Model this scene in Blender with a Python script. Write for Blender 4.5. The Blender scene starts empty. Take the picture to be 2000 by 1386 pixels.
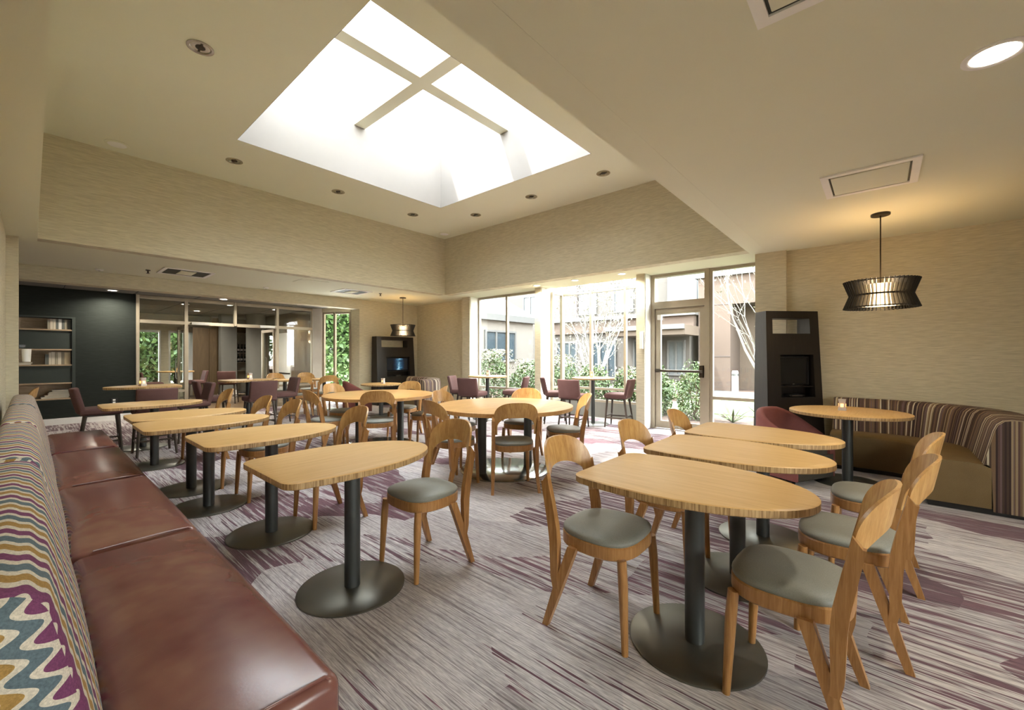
import bpy, bmesh, math, random
from mathutils import Vector, Matrix
R = math.radians
PI = math.pi
random.seed(7)
scene = bpy.context.scene
COL = scene.collection

# ------------------------------------------------------------------ camera, sky, sun, exposure
cam = bpy.data.cameras.new('camera')
cam.lens = 14.8
cam.sensor_width = 36.0
cam.clip_start = 0.03
cam.clip_end = 300
cam.shift_y = 0.0004
cam_o = bpy.data.objects.new('camera', cam)
cam_o.location = (0, 0, 1.3)
cam_o.rotation_euler = (R(90), 0, R(41.196 - 90))
COL.objects.link(cam_o)
scene.camera = cam_o

scene.view_settings.view_transform = 'Standard'
scene.view_settings.look = 'None'
scene.view_settings.gamma = 1.0
scene.view_settings.use_curve_mapping = False
scene.view_settings.exposure = 3.6

SUN_DIR = Vector((0.5, -0.35, -1.0)).normalized()     # the way the sunlight travels
world = bpy.data.worlds.new('sky')
scene.world = world
world.use_nodes = True
wn = world.node_tree.nodes
wl = world.node_tree.links
wn.clear()
w_out = wn.new('ShaderNodeOutputWorld')
w_bg = wn.new('ShaderNodeBackground')
# bright hazy sky: near-white at the horizon, pale blue overhead
w_tc = wn.new('ShaderNodeTexCoord')
w_sep = wn.new('ShaderNodeSeparateXYZ')
w_ramp = wn.new('ShaderNodeValToRGB')
w_ramp.color_ramp.elements[0].position = 0.0
w_ramp.color_ramp.elements[0].color = (1.0, 0.985, 0.96, 1)
w_ramp.color_ramp.elements[1].position = 0.9
w_ramp.color_ramp.elements[1].color = (0.84, 0.92, 1.0, 1)
wl.new(w_tc.outputs['Generated'], w_sep.inputs[0])
wl.new(w_sep.outputs[2], w_ramp.inputs[0])
wl.new(w_ramp.outputs[0], w_bg.inputs[0])
w_bg.inputs['Strength'].default_value = 2.6
wl.new(w_bg.outputs[0], w_out.inputs[0])

sun = bpy.data.lights.new('sun', 'SUN')
sun.energy = 1.5
sun.angle = R(2.0)
sun.color = (1.0, 0.96, 0.90)
sun_o = bpy.data.objects.new('sun', sun)
sun_o.rotation_euler = SUN_DIR.to_track_quat('-Z', 'Y').to_euler()
sun_o.location = (-10, 10, 30)
COL.objects.link(sun_o)

scene.cycles.max_bounces = 8
scene.cycles.diffuse_bounces = 5
scene.cycles.glossy_bounces = 3
scene.cycles.transparent_max_bounces = 14
scene.cycles.sample_clamp_indirect = 6.0
scene.cycles.caustics_reflective = False
scene.cycles.caustics_refractive = False
try:
    scene.cycles.use_denoising = True
except Exception:
    pass

# ------------------------------------------------------------------ mesh helpers
class MB:
    """collects verts / faces of one mesh; build() links it as one object"""
    def __init__(s):
        s.v = []; s.f = []; s.m = []; s.uv = {}
    def add(s, vs, fs, mi=0):
        n = len(s.v)
        s.v += [tuple(v) for v in vs]
        s.f += [tuple(i + n for i in f) for f in fs]
        s.m += [mi] * len(fs)
        return s
    def box(s, x0, x1, y0, y1, z0, z1, mi=0):
        if x0 > x1: x0, x1 = x1, x0
        if y0 > y1: y0, y1 = y1, y0
        if z0 > z1: z0, z1 = z1, z0
        vs = [(x0,y0,z0),(x1,y0,z0),(x1,y1,z0),(x0,y1,z0),(x0,y0,z1),(x1,y0,z1),(x1,y1,z1),(x0,y1,z1)]
        fs = [(3,2,1,0),(4,5,6,7),(0,1,5,4),(1,2,6,5),(2,3,7,6),(3,0,4,7)]
        return s.add(vs, fs, mi)
    def obox(s, a, b, w, t, up=(0,0,1), mi=0):
        """bar from a to b, width w (sideways) and thickness t (along up)"""
        a = Vector(a); b = Vector(b); d = (b - a).normalized(); up = Vector(up)
        sd = d.cross(up)
        if sd.length < 1e-5: sd = d.cross(Vector((1,0,0)))
        sd.normalize(); u = sd.cross(d).normalized()
        vs = []
        for p in (a, b):
            for i, j in ((-1,-1),(1,-1),(1,1),(-1,1)):
                vs.append(p + sd*(i*w/2) + u*(j*t/2))
        fs = [(0,1,2,3),(7,6,5,4),(0,4,5,1),(1,5,6,2),(2,6,7,3),(3,7,4,0)]
        return s.add(vs, [tuple(reversed(f)) for f in fs], mi)
    def prism(s, pts, z0, z1, mi=0, mside=None):
        n = len(pts)
        vs = [(x,y,z0) for x,y in pts] + [(x,y,z1) for x,y in pts]
        k = len(s.v)
        s.add(vs, [tuple(reversed(range(n))), tuple(range(n, 2*n))], mi)
        s.f += [tuple(q + k for q in (i,(i+1)%n,n+(i+1)%n,n+i)) for i in range(n)]
        s.m += [mi if mside is None else mside] * n
        return s
    def loft(s, rings, cap=True, close=True, mi=0):
        n = len(rings[0]); k = len(s.v)
        for r in rings: s.v += [tuple(p) for p in r]
        m = n if close else n - 1
        for a in range(len(rings)-1):
            for i in range(m):
                j = (i+1) % n
                s.f.append((k+a*n+i, k+a*n+j, k+(a+1)*n+j, k+(a+1)*n+i)); s.m.append(mi)
        if cap:
            s.f.append(tuple(k+i for i in reversed(range(n)))); s.m.append(mi)
            s.f.append(tuple(k+(len(rings)-1)*n+i for i in range(n))); s.m.append(mi)
        return s
    def tube(s, pts, rad, n=10, mi=0, flat=1.0):
        pts = [Vector(p) for p in pts]
        if not isinstance(rad, (list, tuple)): rad = [rad]*len(pts)
        rings = []
        for i, p in enumerate(pts):
            d = (pts[min(i+1,len(pts)-1)] - pts[max(i-1,0)]).normalized()
            ref = Vector((0,1,0)) if abs(d.y) < .9 else Vector((1,0,0))
            sd = d.cross(ref).normalized(); u = sd.cross(d).normalized()
            rings.append([p + sd*(math.cos(2*PI*k/n)*rad[i]) + u*(-math.sin(2*PI*k/n)*rad[i]*flat) for k in range(n)])
        return s.loft([list(reversed(r)) for r in rings], mi=mi)
    def lathe(s, prof, n=28, c=(0,0), mi=0, cap=True):
        rings = [[(c[0]+r*math.cos(2*PI*k/n), c[1]+r*math.sin(2*PI*k/n), z) for k in range(n)] for r, z in prof]
        return s.loft(rings, cap=cap, mi=mi)
    def rbox(s, cx, cy, cz, hx, hy, hz, r, seg=4, bulge=(0,0,0,0,0,0), div=4, mi=0, fn=None):
        """rounded box; bulge = (+x,-x,+y,-y,+z,-z) puff of each face"""
        def axis(h):
            inner = h - r
            a = [-h + r*k/seg for k in range(seg)]
            b = [-inner + 2*inner*k/div for k in range(div+1)]
            return a + b + [-q for q in reversed(a)]
        H = (hx,hy,hz); A = [axis(h) for h in H]
        verts = {}; vs = []; fs = []
        def vid(p):
            key = tuple(round(c,5) for c in p)
            if key in verts: return verts[key]
            inn = [max(-(H[i]-r), min(H[i]-r, p[i])) for i in range(3)]
            d = Vector([p[i]-inn[i] for i in range(3)])
            if d.length > 1e-9: d = d.normalized()*r
            q = [inn[i]+d[i] for i in range(3)]
            nx = [q[i]/H[i] for i in range(3)]
            for ax in range(3):
                o1, o2 = [i for i in range(3) if i != ax]
                w = max(0,1-nx[o1]**2)*max(0,1-nx[o2]**2)
                if nx[ax] > .2: q[ax] += bulge[2*ax]*w*nx[ax]
                if nx[ax] < -.2: q[ax] += bulge[2*ax+1]*w*nx[ax]
            if fn: q = fn(q)
            verts[key] = len(vs); vs.append((cx+q[0], cy+q[1], cz+q[2]))
            return verts[key]
        for ax in range(3):
            o1, o2 = (ax+1)%3, (ax+2)%3
            for sg in (-1,1):
                for i in range(len(A[o1])-1):
                    for j in range(len(A[o2])-1):
                        q = []
                        for di,dj in ((0,0),(1,0),(1,1),(0,1)):
                            p = [0,0,0]; p[ax] = sg*H[ax]; p[o1] = A[o1][i+di]; p[o2] = A[o2][j+dj]
                            q.append(vid(p))
                        if sg < 0: q.reverse()
                        fs.append(tuple(q))
        return s.add(vs, fs, mi)
    def build(s, name, mats, parent=None, smooth=None, loc=None, uvs=None):
        me = bpy.data.meshes.new(name)
        me.from_pydata(s.v, [], s.f)
        if not isinstance(mats, (list, tuple)): mats = [mats]
        for m in mats: me.materials.append(m)
        if len(mats) > 1: me.polygons.foreach_set('material_index', s.m)
        if uvs is not None:
            ul = me.uv_layers.new(name='UVMap')
            for lp in me.loops: ul.data[lp.index].uv = uvs[lp.vertex_index]
        me.update()
        if smooth:
            me.polygons.foreach_set('use_smooth', [True]*len(me.polygons))
            me.set_sharp_from_angle(angle=R(smooth))
        o = bpy.data.objects.new(name, me)
        COL.objects.link(o)
        if parent is not None: o.parent = parent
        if loc: o.location = loc
        return o

def thing(name, label, cat, loc=(0,0,0), rz=0, group=None):
    o = bpy.data.objects.new(name, None)
    o.empty_display_size = .05
    COL.objects.link(o)
    o.location = loc; o.rotation_euler = (0,0,rz)
    return tag(o, label, cat, group)
def tag(o, label, cat, group=None, kind=None):
    o['label'] = label; o['category'] = cat
    if group: o['group'] = group
    if kind: o['kind'] = kind
    return o
def struct(o, label=None):
    o['kind'] = 'structure'
    if label: o['label'] = label
    return o
def sempty(name, label):
    o = bpy.data.objects.new(name, None); o.empty_display_size = .05
    COL.objects.link(o)
    return struct(o, label)
KIDS = {}
def kids(o):
    return [c for c in bpy.data.objects if c.parent == o]
def dup(root, loc, rz, label, group=None, scale=None):
    if root.name not in KIDS:
        KIDS[root.name] = [(c, kids(c)) for c in kids(root)]
    r = root.copy(); COL.objects.link(r)
    r.location = loc; r.rotation_euler = (0,0,rz); r['label'] = label
    if group: r['group'] = group
    if scale: r.scale = scale
    for ch, sub in KIDS[root.name]:
        c = ch.copy(); COL.objects.link(c); c.parent = r
        for g in sub:
            d = g.copy(); COL.objects.link(d); d.parent = c
    return r

# ------------------------------------------------------------------ material helpers
class NT:
    def __init__(s, name):
        s.mat = bpy.data.materials.new(name); s.mat.use_nodes = True
        s.t = s.mat.node_tree; s.n = s.t.nodes; s.l = s.t.links
        s.n.clear()
        s.out = s.n.new('ShaderNodeOutputMaterial')
        s.b = s.n.new('ShaderNodeBsdfPrincipled')
        s.l.new(s.b.outputs[0], s.out.inputs[0])
    def link(s, a, b): s.l.new(a, b)
    def setin(s, sock, v):
        if isinstance(v, bpy.types.NodeSocket): s.l.new(v, sock)
        else: sock.default_value = v
    def coords(s, kind='Object', scale=(1,1,1), rot=(0,0,0), loc=(0,0,0)):
        tc = s.n.new('ShaderNodeTexCoord'); mp = s.n.new('ShaderNodeMapping')
        mp.inputs['Scale'].default_value = scale; mp.inputs['Rotation'].default_value = rot
        mp.inputs['Location'].default_value = loc
        s.l.new(tc.outputs[kind], mp.inputs[0])
        return mp.outputs[0]
    def noise(s, vec, scale=1.0, detail=2.0, rough=.5, dist=0.0, dim='3D'):
        n = s.n.new('ShaderNodeTexNoise'); n.noise_dimensions = dim
        s.l.new(vec, n.inputs['Vector']); n.inputs['Scale'].default_value = scale
        n.inputs['Detail'].default_value = detail; n.inputs['Roughness'].default_value = rough
        n.inputs['Distortion'].default_value = dist
        return n.outputs[0]
    def math(s, op, a, b=0.0, c=0.0, clamp=False):
        n = s.n.new('ShaderNodeMath'); n.operation = op; n.use_clamp = clamp
        s.setin(n.inputs[0], a); s.setin(n.inputs[1], b); s.setin(n.inputs[2], c)
        return n.outputs[0]
    def sep(s, vec):
        n = s.n.new('ShaderNodeSeparateXYZ'); s.l.new(vec, n.inputs[0]); return n.outputs
    def comb(s, x, y, z=0.0):
        n = s.n.new('ShaderNodeCombineXYZ')
        s.setin(n.inputs[0], x); s.setin(n.inputs[1], y); s.setin(n.inputs[2], z)
        return n.outputs[0]
    def ramp(s, fac, stops, interp='LINEAR'):
        n = s.n.new('ShaderNodeValToRGB'); cr = n.color_ramp; cr.interpolation = interp
        while len(cr.elements) < len(stops): cr.elements.new(0.5)
        for e, (p, c) in zip(cr.elements, stops):
            e.position = p; e.color = (*c, 1) if len(c) == 3 else c
        s.setin(n.inputs[0], fac)
        return n.outputs[0]
    def smooth(s, v, lo, hi):
        n = s.n.new('ShaderNodeMapRange'); n.interpolation_type = 'SMOOTHSTEP'; n.clamp = True
        s.setin(n.inputs[0], v); s.setin(n.inputs[1], lo); s.setin(n.inputs[2], hi)
        n.inputs[3].default_value = 0; n.inputs[4].default_value = 1
        return n.outputs[0]
    def mix(s, fac, a, b):
        n = s.n.new('ShaderNodeMix'); n.data_type = 'RGBA'
        s.setin(n.inputs[0], fac)
        for k, v in ((6, a), (7, b)):
            if isinstance(v, (tuple, list)): v = (*v[:3], 1)
            s.setin(n.inputs[k], v)
        return n.outputs[2]
    def base(s, col, rough=.5, metal=0.0, spec=.5):
        if isinstance(col, (tuple, list)): col = (*col[:3], 1)
        s.setin(s.b.inputs['Base Color'], col); s.setin(s.b.inputs['Roughness'], rough)
        s.b.inputs['Metallic'].default_value = metal; s.b.inputs['Specular IOR Level'].default_value = spec
        return s
    def bump(s, h, strength=.2, dist=.01):
        n = s.n.new('ShaderNodeBump'); n.inputs['Strength'].default_value = strength
        n.inputs['Distance'].default_value = dist
        s.l.new(h, n.inputs['Height']); s.l.new(n.outputs[0], s.b.inputs['Normal'])
        return s
    def rand(s):
        return s.n.new('ShaderNodeObjectInfo').outputs['Random']

def plain(name, col, rough=.5, metal=0.0, spec=.5, coat=0.0, vary=0.06, vscale=9.0):
    t = NT(name)
    v = t.noise(t.coords(), vscale, 3)
    c1 = tuple(c*(1-vary) for c in col); c2 = tuple(min(1,c*(1+vary)) for c in col)
    t.base(t.ramp(v, [(.3,c1),(.7,c2)]), rough, metal, spec)
    if coat: t.b.inputs['Coat Weight'].default_value = coat; t.b.inputs['Coat Roughness'].default_value = .15
    return t.mat
def emit(name, col, strength, base=(.8,.8,.8)):
    t = NT(name)
    t.base(base, .5)
    t.b.inputs['Emission Color'].default_value = (*col,1)
    v = t.noise(t.coords(), 30, 1)
    t.setin(t.b.inputs['Emission Strength'], t.math('MULTIPLY_ADD', v, strength*.1, strength*.95))
    return t.mat
def pane_mat(name, tint=(.96,.98,.97), refl=1.0):
    t = NT(name)
    t.n.remove(t.b)
    tr = t.n.new('ShaderNodeBsdfTransparent'); tr.inputs[0].default_value = (*tint,1)
    gl = t.n.new('ShaderNodeBsdfGlossy'); gl.inputs['Roughness'].default_value = .02
    lw = t.n.new('ShaderNodeLayerWeight'); lw.inputs[0].default_value = .5
    fr = t.n.new('ShaderNodeMath'); fr.operation = 'MULTIPLY_ADD'; fr.inputs[1].default_value = .92; fr.inputs[2].default_value = .035
    t.l.new(t.math('POWER', lw.outputs['Facing'], 5.0), fr.inputs[0])
    mx = t.n.new('ShaderNodeMixShader')
    t.l.new(t.math('MULTIPLY', fr.outputs[0], refl), mx.inputs[0])
    t.l.new(tr.outputs[0], mx.inputs[1]); t.l.new(gl.outputs[0], mx.inputs[2])
    t.l.new(mx.outputs[0], t.out.inputs[0])
    return t.mat

def carpet_mat():
    t = NT('carpet')
    co = t.coords()
    x, y, z = t.sep(co)
    warp = t.noise(co, .9, 2)
    wy = t.math('MULTIPLY_ADD', warp, .55, y)
    wx = t.math('MULTIPLY_ADD', t.noise(co, 1.7, 1), .35, x)
    vor = t.n.new('ShaderNodeTexVoronoi'); vor.voronoi_dimensions = '2D'; vor.distance = 'CHEBYCHEV'
    vor.inputs['Scale'].default_value = 1.0
    t.l.new(t.comb(t.math('MULTIPLY', wx, 2.1), t.math('MULTIPLY', wy, 1.25)), vor.inputs['Vector'])
    r, g, b = t.sep(vor.outputs['Color'])
    fine = t.noise(t.comb(t.math('MULTIPLY', x, 75), t.math('MULTIPLY', y, 1.4)), 1, 2, .6, 0, '2D')
    med = t.noise(t.comb(t.math('MULTIPLY', x, 30), t.math('MULTIPLY', y, 1.9)), 1, 1, .5, 0, '2D')
    thread = t.noise(t.comb(t.math('MULTIPLY', x, 210), t.math('MULTIPLY', y, 16)), 1, 2, .6, 0, '2D')
    basec = t.ramp(fine, [(.30,(.22,.190,.190)),(.46,(.415,.378,.375)),(.56,(.50,.462,.448)),(.72,(.29,.255,.258))])
    tone = t.ramp(g, [(0,(.82,.80,.80)),(.5,(1,1,1)),(1,(1.14,1.12,1.08))])
    n = t.n.new('ShaderNodeMix'); n.data_type = 'RGBA'; n.blend_type = 'MULTIPLY'; n.inputs[0].default_value = 1
    t.l.new(basec, n.inputs[6]); t.l.new(tone, n.inputs[7])
    sm = t.math('ADD', t.math('MULTIPLY', med, .42), t.math('MULTIPLY', fine, .58))
    thr = t.ramp(r, [(.0,(.37,)*3),(.18,(.44,)*3),(.40,(.51,)*3),(.60,(.58,)*3),(.85,(.69,)*3)])
    mask = t.smooth(sm, thr, t.math('ADD', thr, .035))
    purple = t.ramp(t.math('ADD', t.math('MULTIPLY', fine, .8), t.math('MULTIPLY', b, .35)),
                    [(.35,(.045,.011,.020)),(.62,(.080,.022,.038)),(.95,(.150,.060,.082))])
    mk = t.math('MULTIPLY', mask, .92)
    col = t.mix(mk, n.outputs[2], purple)
    sp = t.ramp(thread, [(.3,(.74,.74,.74)),(.7,(1.22,1.22,1.22))])
    n2 = t.n.new('ShaderNodeMix'); n2.data_type = 'RGBA'; n2.blend_type = 'MULTIPLY'; n2.inputs[0].default_value = 1
    t.l.new(col, n2.inputs[6]); t.l.new(sp, n2.inputs[7])
    t.base(n2.outputs[2], .95, 0, .1)
    t.b.inputs['Sheen Weight'].default_value = .15
    t.bump(thread, .35, .004)
    return t.mat

def wallpaper_mat(name, c1, c2, c3):
    t = NT(name)
    v = t.noise(t.coords(scale=(7,7,120)), 1, 3, .6)
    t.base(t.ramp(v, [(.32,c1),(.5,c2),(.68,c3)]), .75, 0, .25)
    t.bump(v, .12, .003)
    return t.mat

def wood_mat(name, c1, c2, c3, axis=(14,14,1.2), rough=.38, coat=.15):
    t = NT(name)
    rnd = t.rand()
    co = t.coords(scale=axis)
    off = t.n.new('ShaderNodeVectorMath'); off.operation = 'ADD'
    t.l.new(co, off.inputs[0]); t.l.new(t.comb(t.math('MULTIPLY', rnd, 37), t.math('MULTIPLY', rnd, 11), 0.0), off.inputs[1])
    v = t.noise(off.outputs[0], 1.6, 4, .55, 1.4)
    f = t.noise(off.outputs[0], 11, 2, .6)
    m = t.math('ADD', t.math('MULTIPLY', v, .75), t.math('MULTIPLY', f, .25))
    t.base(t.ramp(m, [(.33,c1),(.5,c2),(.66,c3)]), rough, 0, .45)
    t.b.inputs['Coat Weight'].default_value = coat; t.b.inputs['Coat Roughness'].default_value = .2
    return t.mat

def zigzag_mat():
    """cream upholstery with scalloped gold / slate / plum bands"""
    t = NT('zigzag_fabric')
    tc = t.n.new('ShaderNodeTexCoord')
    x, y, z = t.sep(tc.outputs['Object'])
    ny = t.math('ABSOLUTE', t.sep(tc.outputs['Normal'])[1])
    end = t.math('GREATER_THAN', ny, .45)
    s = t.math('ADD', t.math('MULTIPLY', y, t.math('SUBTRACT', 1.0, end)), t.math('MULTIPLY', t.math('MULTIPLY_ADD', z, .20, x), end))
    tt = t.math('ADD', z, t.math('MULTIPLY', t.math('MULTIPLY', x, -1.0), t.math('SUBTRACT', 1.0, end)))
    wav = t.math('SINE', t.math('MULTIPLY', tt, 2*PI/.056))
    amp = t.math('MULTIPLY_ADD', end, .009, .008)
    s2 = t.math('MULTIPLY_ADD', wav, amp, s)
    per = t.math('MULTIPLY_ADD', end, -.035, .170)
    s2 = t.math('MULTIPLY_ADD', end, .050, s2)
    q = t.math('FRACT', t.math('ADD', t.math('DIVIDE', s2, per), 10.0))
    cream = (.58,.52,.42); gold = (.34,.205,.062); slate = (.105,.145,.165); plum = (.165,.048,.115)
    band = t.ramp(q, [(0,cream),(.05,gold),(.25,cream),(.37,slate),(.58,cream),(.70,plum),(.91,cream)], 'CONSTANT')
    fib = t.noise(t.coords(scale=(60,60,60)), 4, 3, .7)
    fib = t.ramp(fib, [(.3,(.72,.72,.72)),(.7,(1.2,1.2,1.2))])
    n2 = t.n.new('ShaderNodeMix'); n2.data_type = 'RGBA'; n2.blend_type = 'MULTIPLY'; n2.inputs[0].default_value = 1
    t.l.new(band, n2.inputs[6]); t.l.new(fib, n2.inputs[7])
    t.base(n2.outputs[2], .85, 0, .2)
    return t.mat

def leather_mat():
    t = NT('maroon_leather')
    co = t.coords()
    big = t.noise(co, 3.2, 3, .6)
    cr = t.noise(t.coords(scale=(5,30,12), rot=(0,0,R(28))), 2.0, 3, .6, 2.5)
    c = t.ramp(big, [(.3,(.120,.030,.030)),(.55,(.175,.066,.050)),(.75,(.225,.108,.072))])
    scr = t.smooth(cr, .66, .70)
    c = t.mix(t.math('MULTIPLY', scr, .12), c, (.30,.17,.13))
    t.base(c, .26, 0, .7)
    t.bump(t.noise(co, 130, 3, .5), .05, .003)
    return t.mat

def stripe_mat():
    t = NT('striped_upholstery')
    u = t.sep(t.coords('UV'))[0]
    a = t.math('FLOOR', t.math('MULTIPLY', u, 85.0))
    wn_ = t.n.new('ShaderNodeTexWhiteNoise'); wn_.noise_dimensions = '1D'
    t.l.new(a, wn_.inputs['W'])
    big = t.noise(t.comb(t.math('MULTIPLY', u, 16), 0.0, 0.0), 1, 1)
    m = t.math('ADD', t.math('MULTIPLY', wn_.outputs[0], .72), t.math('MULTIPLY', big, .34))
    c = t.ramp(m, [(0,(.045,.028,.026)),(.26,(.075,.048,.035)),(.40,(.10,.058,.052)),(.52,(.17,.11,.065)),(.62,(.14,.095,.09)),(.70,(.30,.225,.14)),(.77,(.52,.46,.34)),(.90,(.07,.042,.045))], 'CONSTANT')
    w = t.noise(t.coords(scale=(300,300,300)), 1, 2)
    n2 = t.n.new('ShaderNodeMix'); n2.data_type = 'RGBA'; n2.blend_type = 'MULTIPLY'; n2.inputs[0].default_value = 1
    t.l.new(c, n2.inputs[6]); t.l.new(t.ramp(w, [(.3,(.85,)*3),(.7,(1.12,)*3)]), n2.inputs[7])
    t.base(n2.outputs[2], .8, 0, .25)
    return t.mat

def weave_mat(name, c1, c2, scale=260, rough=.85, spec=.25):
    t = NT(name)
    v = t.noise(t.coords(scale=(1,1,1.6)), scale, 2, .6)
    b = t.noise(t.coords(), 7, 2)
    m = t.math('ADD', t.math('MULTIPLY', v, .7), t.math('MULTIPLY', b, .3))
    t.base(t.ramp(m, [(.36,c1),(.64,c2)]), rough, 0, spec)
    t.bump(v, .15, .002)
    return t.mat

def leaf_mat(name, c1, c2, c3):
    t = NT(name)
    v = t.noise(t.coords(), 6, 3, .7)
    t.base(t.ramp(v, [(.3,c1),(.5,c2),(.72,c3)]), .55, 0, .4)
    t.b.inputs['Subsurface Weight'].default_value = 0
    return t.mat

def tick_mat():
    """end-grain strand pattern along a table edge"""
    t = NT('bamboo_edge')
    v = t.noise(t.coords(scale=(120,120,7)), 1, 2, .6)
    t.base(t.ramp(v, [(.36,(.24,.135,.05)),(.50,(.40,.25,.105)),(.62,(.52,.35,.17))]), .45, 0, .4)
    return t.mat

M = {}
M['carpet'] = carpet_mat()
M['paper'] = wallpaper_mat('grasscloth_wallpaper', (.50,.455,.33), (.585,.535,.395), (.67,.615,.465))
M['ceil'] = plain('ceiling_paint', (.755,.755,.60), .85, spec=.2, vary=.012, vscale=1.2)
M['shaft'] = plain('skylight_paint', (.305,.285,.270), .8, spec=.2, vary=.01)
M['white'] = plain('white_trim', (.86,.85,.82), .5, vary=.02)
M['dkgreen'] = wallpaper_mat('dark_green_wallcover', (.013,.016,.013), (.016,.020,.0165), (.020,.025,.021))
M['frame'] = plain('champagne_frame', (.40,.345,.26), .38, .35, vary=.03)
M['pane'] = pane_mat('clear_pane')
M['skypane'] = pane_mat('skylight_pane', (.76,.76,.755), .7)
M['oak'] = wood_mat('oak_veneer', (.34,.165,.046), (.46,.25,.082), (.56,.34,.13), (16,16,1.4))
M['oakleg'] = wood_mat('oak_solid', (.28,.125,.036), (.37,.18,.058), (.45,.24,.085), (34,34,2.0))
M['top'] = wood_mat('bamboo_top', (.55,.325,.118), (.61,.375,.145), (.66,.42,.175), (1.3,26,5), .45, .06)
M['topr'] = wood_mat('veneer_round_top', (.45,.235,.075), (.54,.30,.105), (.60,.35,.135), (1.6,16,5), .38, .1)
M['tick'] = tick_mat()
M['pole'] = plain('gunmetal_pole', (.075,.080,.078), .42, .6, vary=.03)
M['disc'] = plain('brushed_base', (.135,.130,.108), .36, .75, vary=.04)
M['steel'] = plain('mirror_steel', (.42,.46,.45), .16, .95, vary=.02)
M['pad'] = weave_mat('grey_vinyl_pad', (.18,.18,.155), (.24,.24,.208), 320, .48, .4)
M['leather'] = leather_mat()
M['zigzag'] = zigzag_mat()
M['stripe'] = stripe_mat()
M['booth'] = weave_mat('olive_brown_upholstery', (.14,.09,.035), (.19,.128,.055), 200, .55, .35)
M['pink'] = weave_mat('dusty_rose_upholstery', (.19,.062,.055), (.24,.085,.075), 240)
M['tubgrey'] = weave_mat('brown_grey_upholstery', (.052,.046,.036), (.075,.068,.054), 240)
M['purple'] = weave_mat('plum_upholstery', (.105,.052,.047), (.145,.075,.068), 260, .75)
M['stoolleg'] = wood_mat('walnut_leg', (.035,.024,.017), (.050,.035,.025), (.068,.050,.036), (30,30,2), .4)
M['espresso'] = wood_mat('espresso_laminate', (.010,.0078,.0068), (.014,.011,.0095), (.019,.015,.0125), (14,14,1.2), .42, .05)
M['black'] = plain('black_plastic', (.012,.012,.013), .3, vary=.05)
M['screen'] = plain('dark_screen', (.010,.011,.013), .12, vary=.03)
M['black_metal'] = plain('black_slat', (.014,.014,.013), .45, vary=.05)
M['bronze'] = plain('bronze_metal', (.055,.042,.028), .4, .7, vary=.04)
M['chrome'] = plain('polished_reflector', (.55,.52,.45), .22, .9, vary=.03)
M['alu'] = plain('satin_aluminium', (.50,.49,.46), .35, .8, vary=.02)
M['shade'] = emit('lit_shade', (1.0,.66,.32), .45, (.8,.7,.5))
M['lamp'] = emit('lamp_lens', (1.0,.90,.76), 2.5)
M['flame'] = emit('candle_glow', (1.0,.34,.05), .34)
M['frost'] = plain('frosted_glass', (.50,.46,.44), .35, vary=.02)
M['tanpanel'] = wood_mat('tan_panel', (.30,.21,.125), (.36,.26,.16), (.42,.31,.20), (3,3,16), .6, 0)
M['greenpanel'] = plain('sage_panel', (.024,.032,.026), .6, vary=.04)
M['tile'] = plain('ceiling_tile', (.24,.24,.23), .9, spec=.1, vary=.05, vscale=60)
M['brownwall'] = wood_mat('brown_wood_wall', (.085,.054,.024), (.105,.069,.032), (.135,.09,.043), (8,8,.8), .5, .05)
M['greywall'] = plain('grey_plaster', (.20,.20,.18), .8, vary=.02)
M['woodfloor'] = wood_mat('brown_plank', (.10,.065,.035), (.14,.09,.05), (.18,.12,.07), (6,1.2,3), .35, .1)

# ------------------------------------------------------------------ floor, ceilings and walls
ZC, ZW = 2.74, 4.06           # low ceiling, raised ceiling
struct(MB().box(-3.2, 7.95, -3.2, 11.6, -.12, 0).build('floor', M['carpet']), 'grey and plum streaked carpet running through the whole lounge')
struct(MB().box(-3.2, 5.20, 11.6, 17.2, -.12, -.004).build('floor', M['woodfloor']), 'brown plank floor of the room behind the glass partition')

c = MB()
c.box(-1.2, 7.4, -3.2, 1.39, ZC, ZC+.35)
c.box(-.6, .05, 1.39, 7.80, ZC, ZC+.35)
c.box(6.48, 7.4, 1.39, 7.80, ZC, ZC+.35)
c.box(-3.2, 7.6, 7.80, 10.15, ZC, ZC+.35)
struct(c.build('ceiling', M['ceil']), 'low cream painted ceiling around the raised well')
c = MB()
x0,x1,y0,y1 = 1.735, 5.05, 2.98, 6.2
c.box(-.2, x0, 1.2, 8.0, ZW, ZW+.3); c.box(x1, 6.7, 1.2, 8.0, ZW, ZW+.3)
c.box(x0, x1, 1.2, y0, ZW, ZW+.3); c.box(x0, x1, y1, 8.0, ZW, ZW+.3)
struct(c.build('ceiling', M['ceil']), 'raised cream ceiling with a square skylight cut into it')
struct(MB().box(.052,6.478,7.797,8.0,ZC-.001,ZW).build('wall_well_back', M['paper']), 'tan grasscloth band of the raised well above the back tables')
struct(MB().box(6.477,6.68,1.392,7.797,ZC-.001,ZW).build('wall_well_right', M['paper']), 'tan grasscloth band of the raised well above the window wall')
struct(MB().box(.052,6.478,1.19,1.393,ZC-.001,ZW).build('wall_well_front', M['ceil']), 'painted band of the raised well nearest the camera')
struct(MB().box(-.15,.053,1.393,7.797,ZC-.001,ZW).build('wall_well_left', M['ceil']), 'painted band of the raised well over the banquette')

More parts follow.
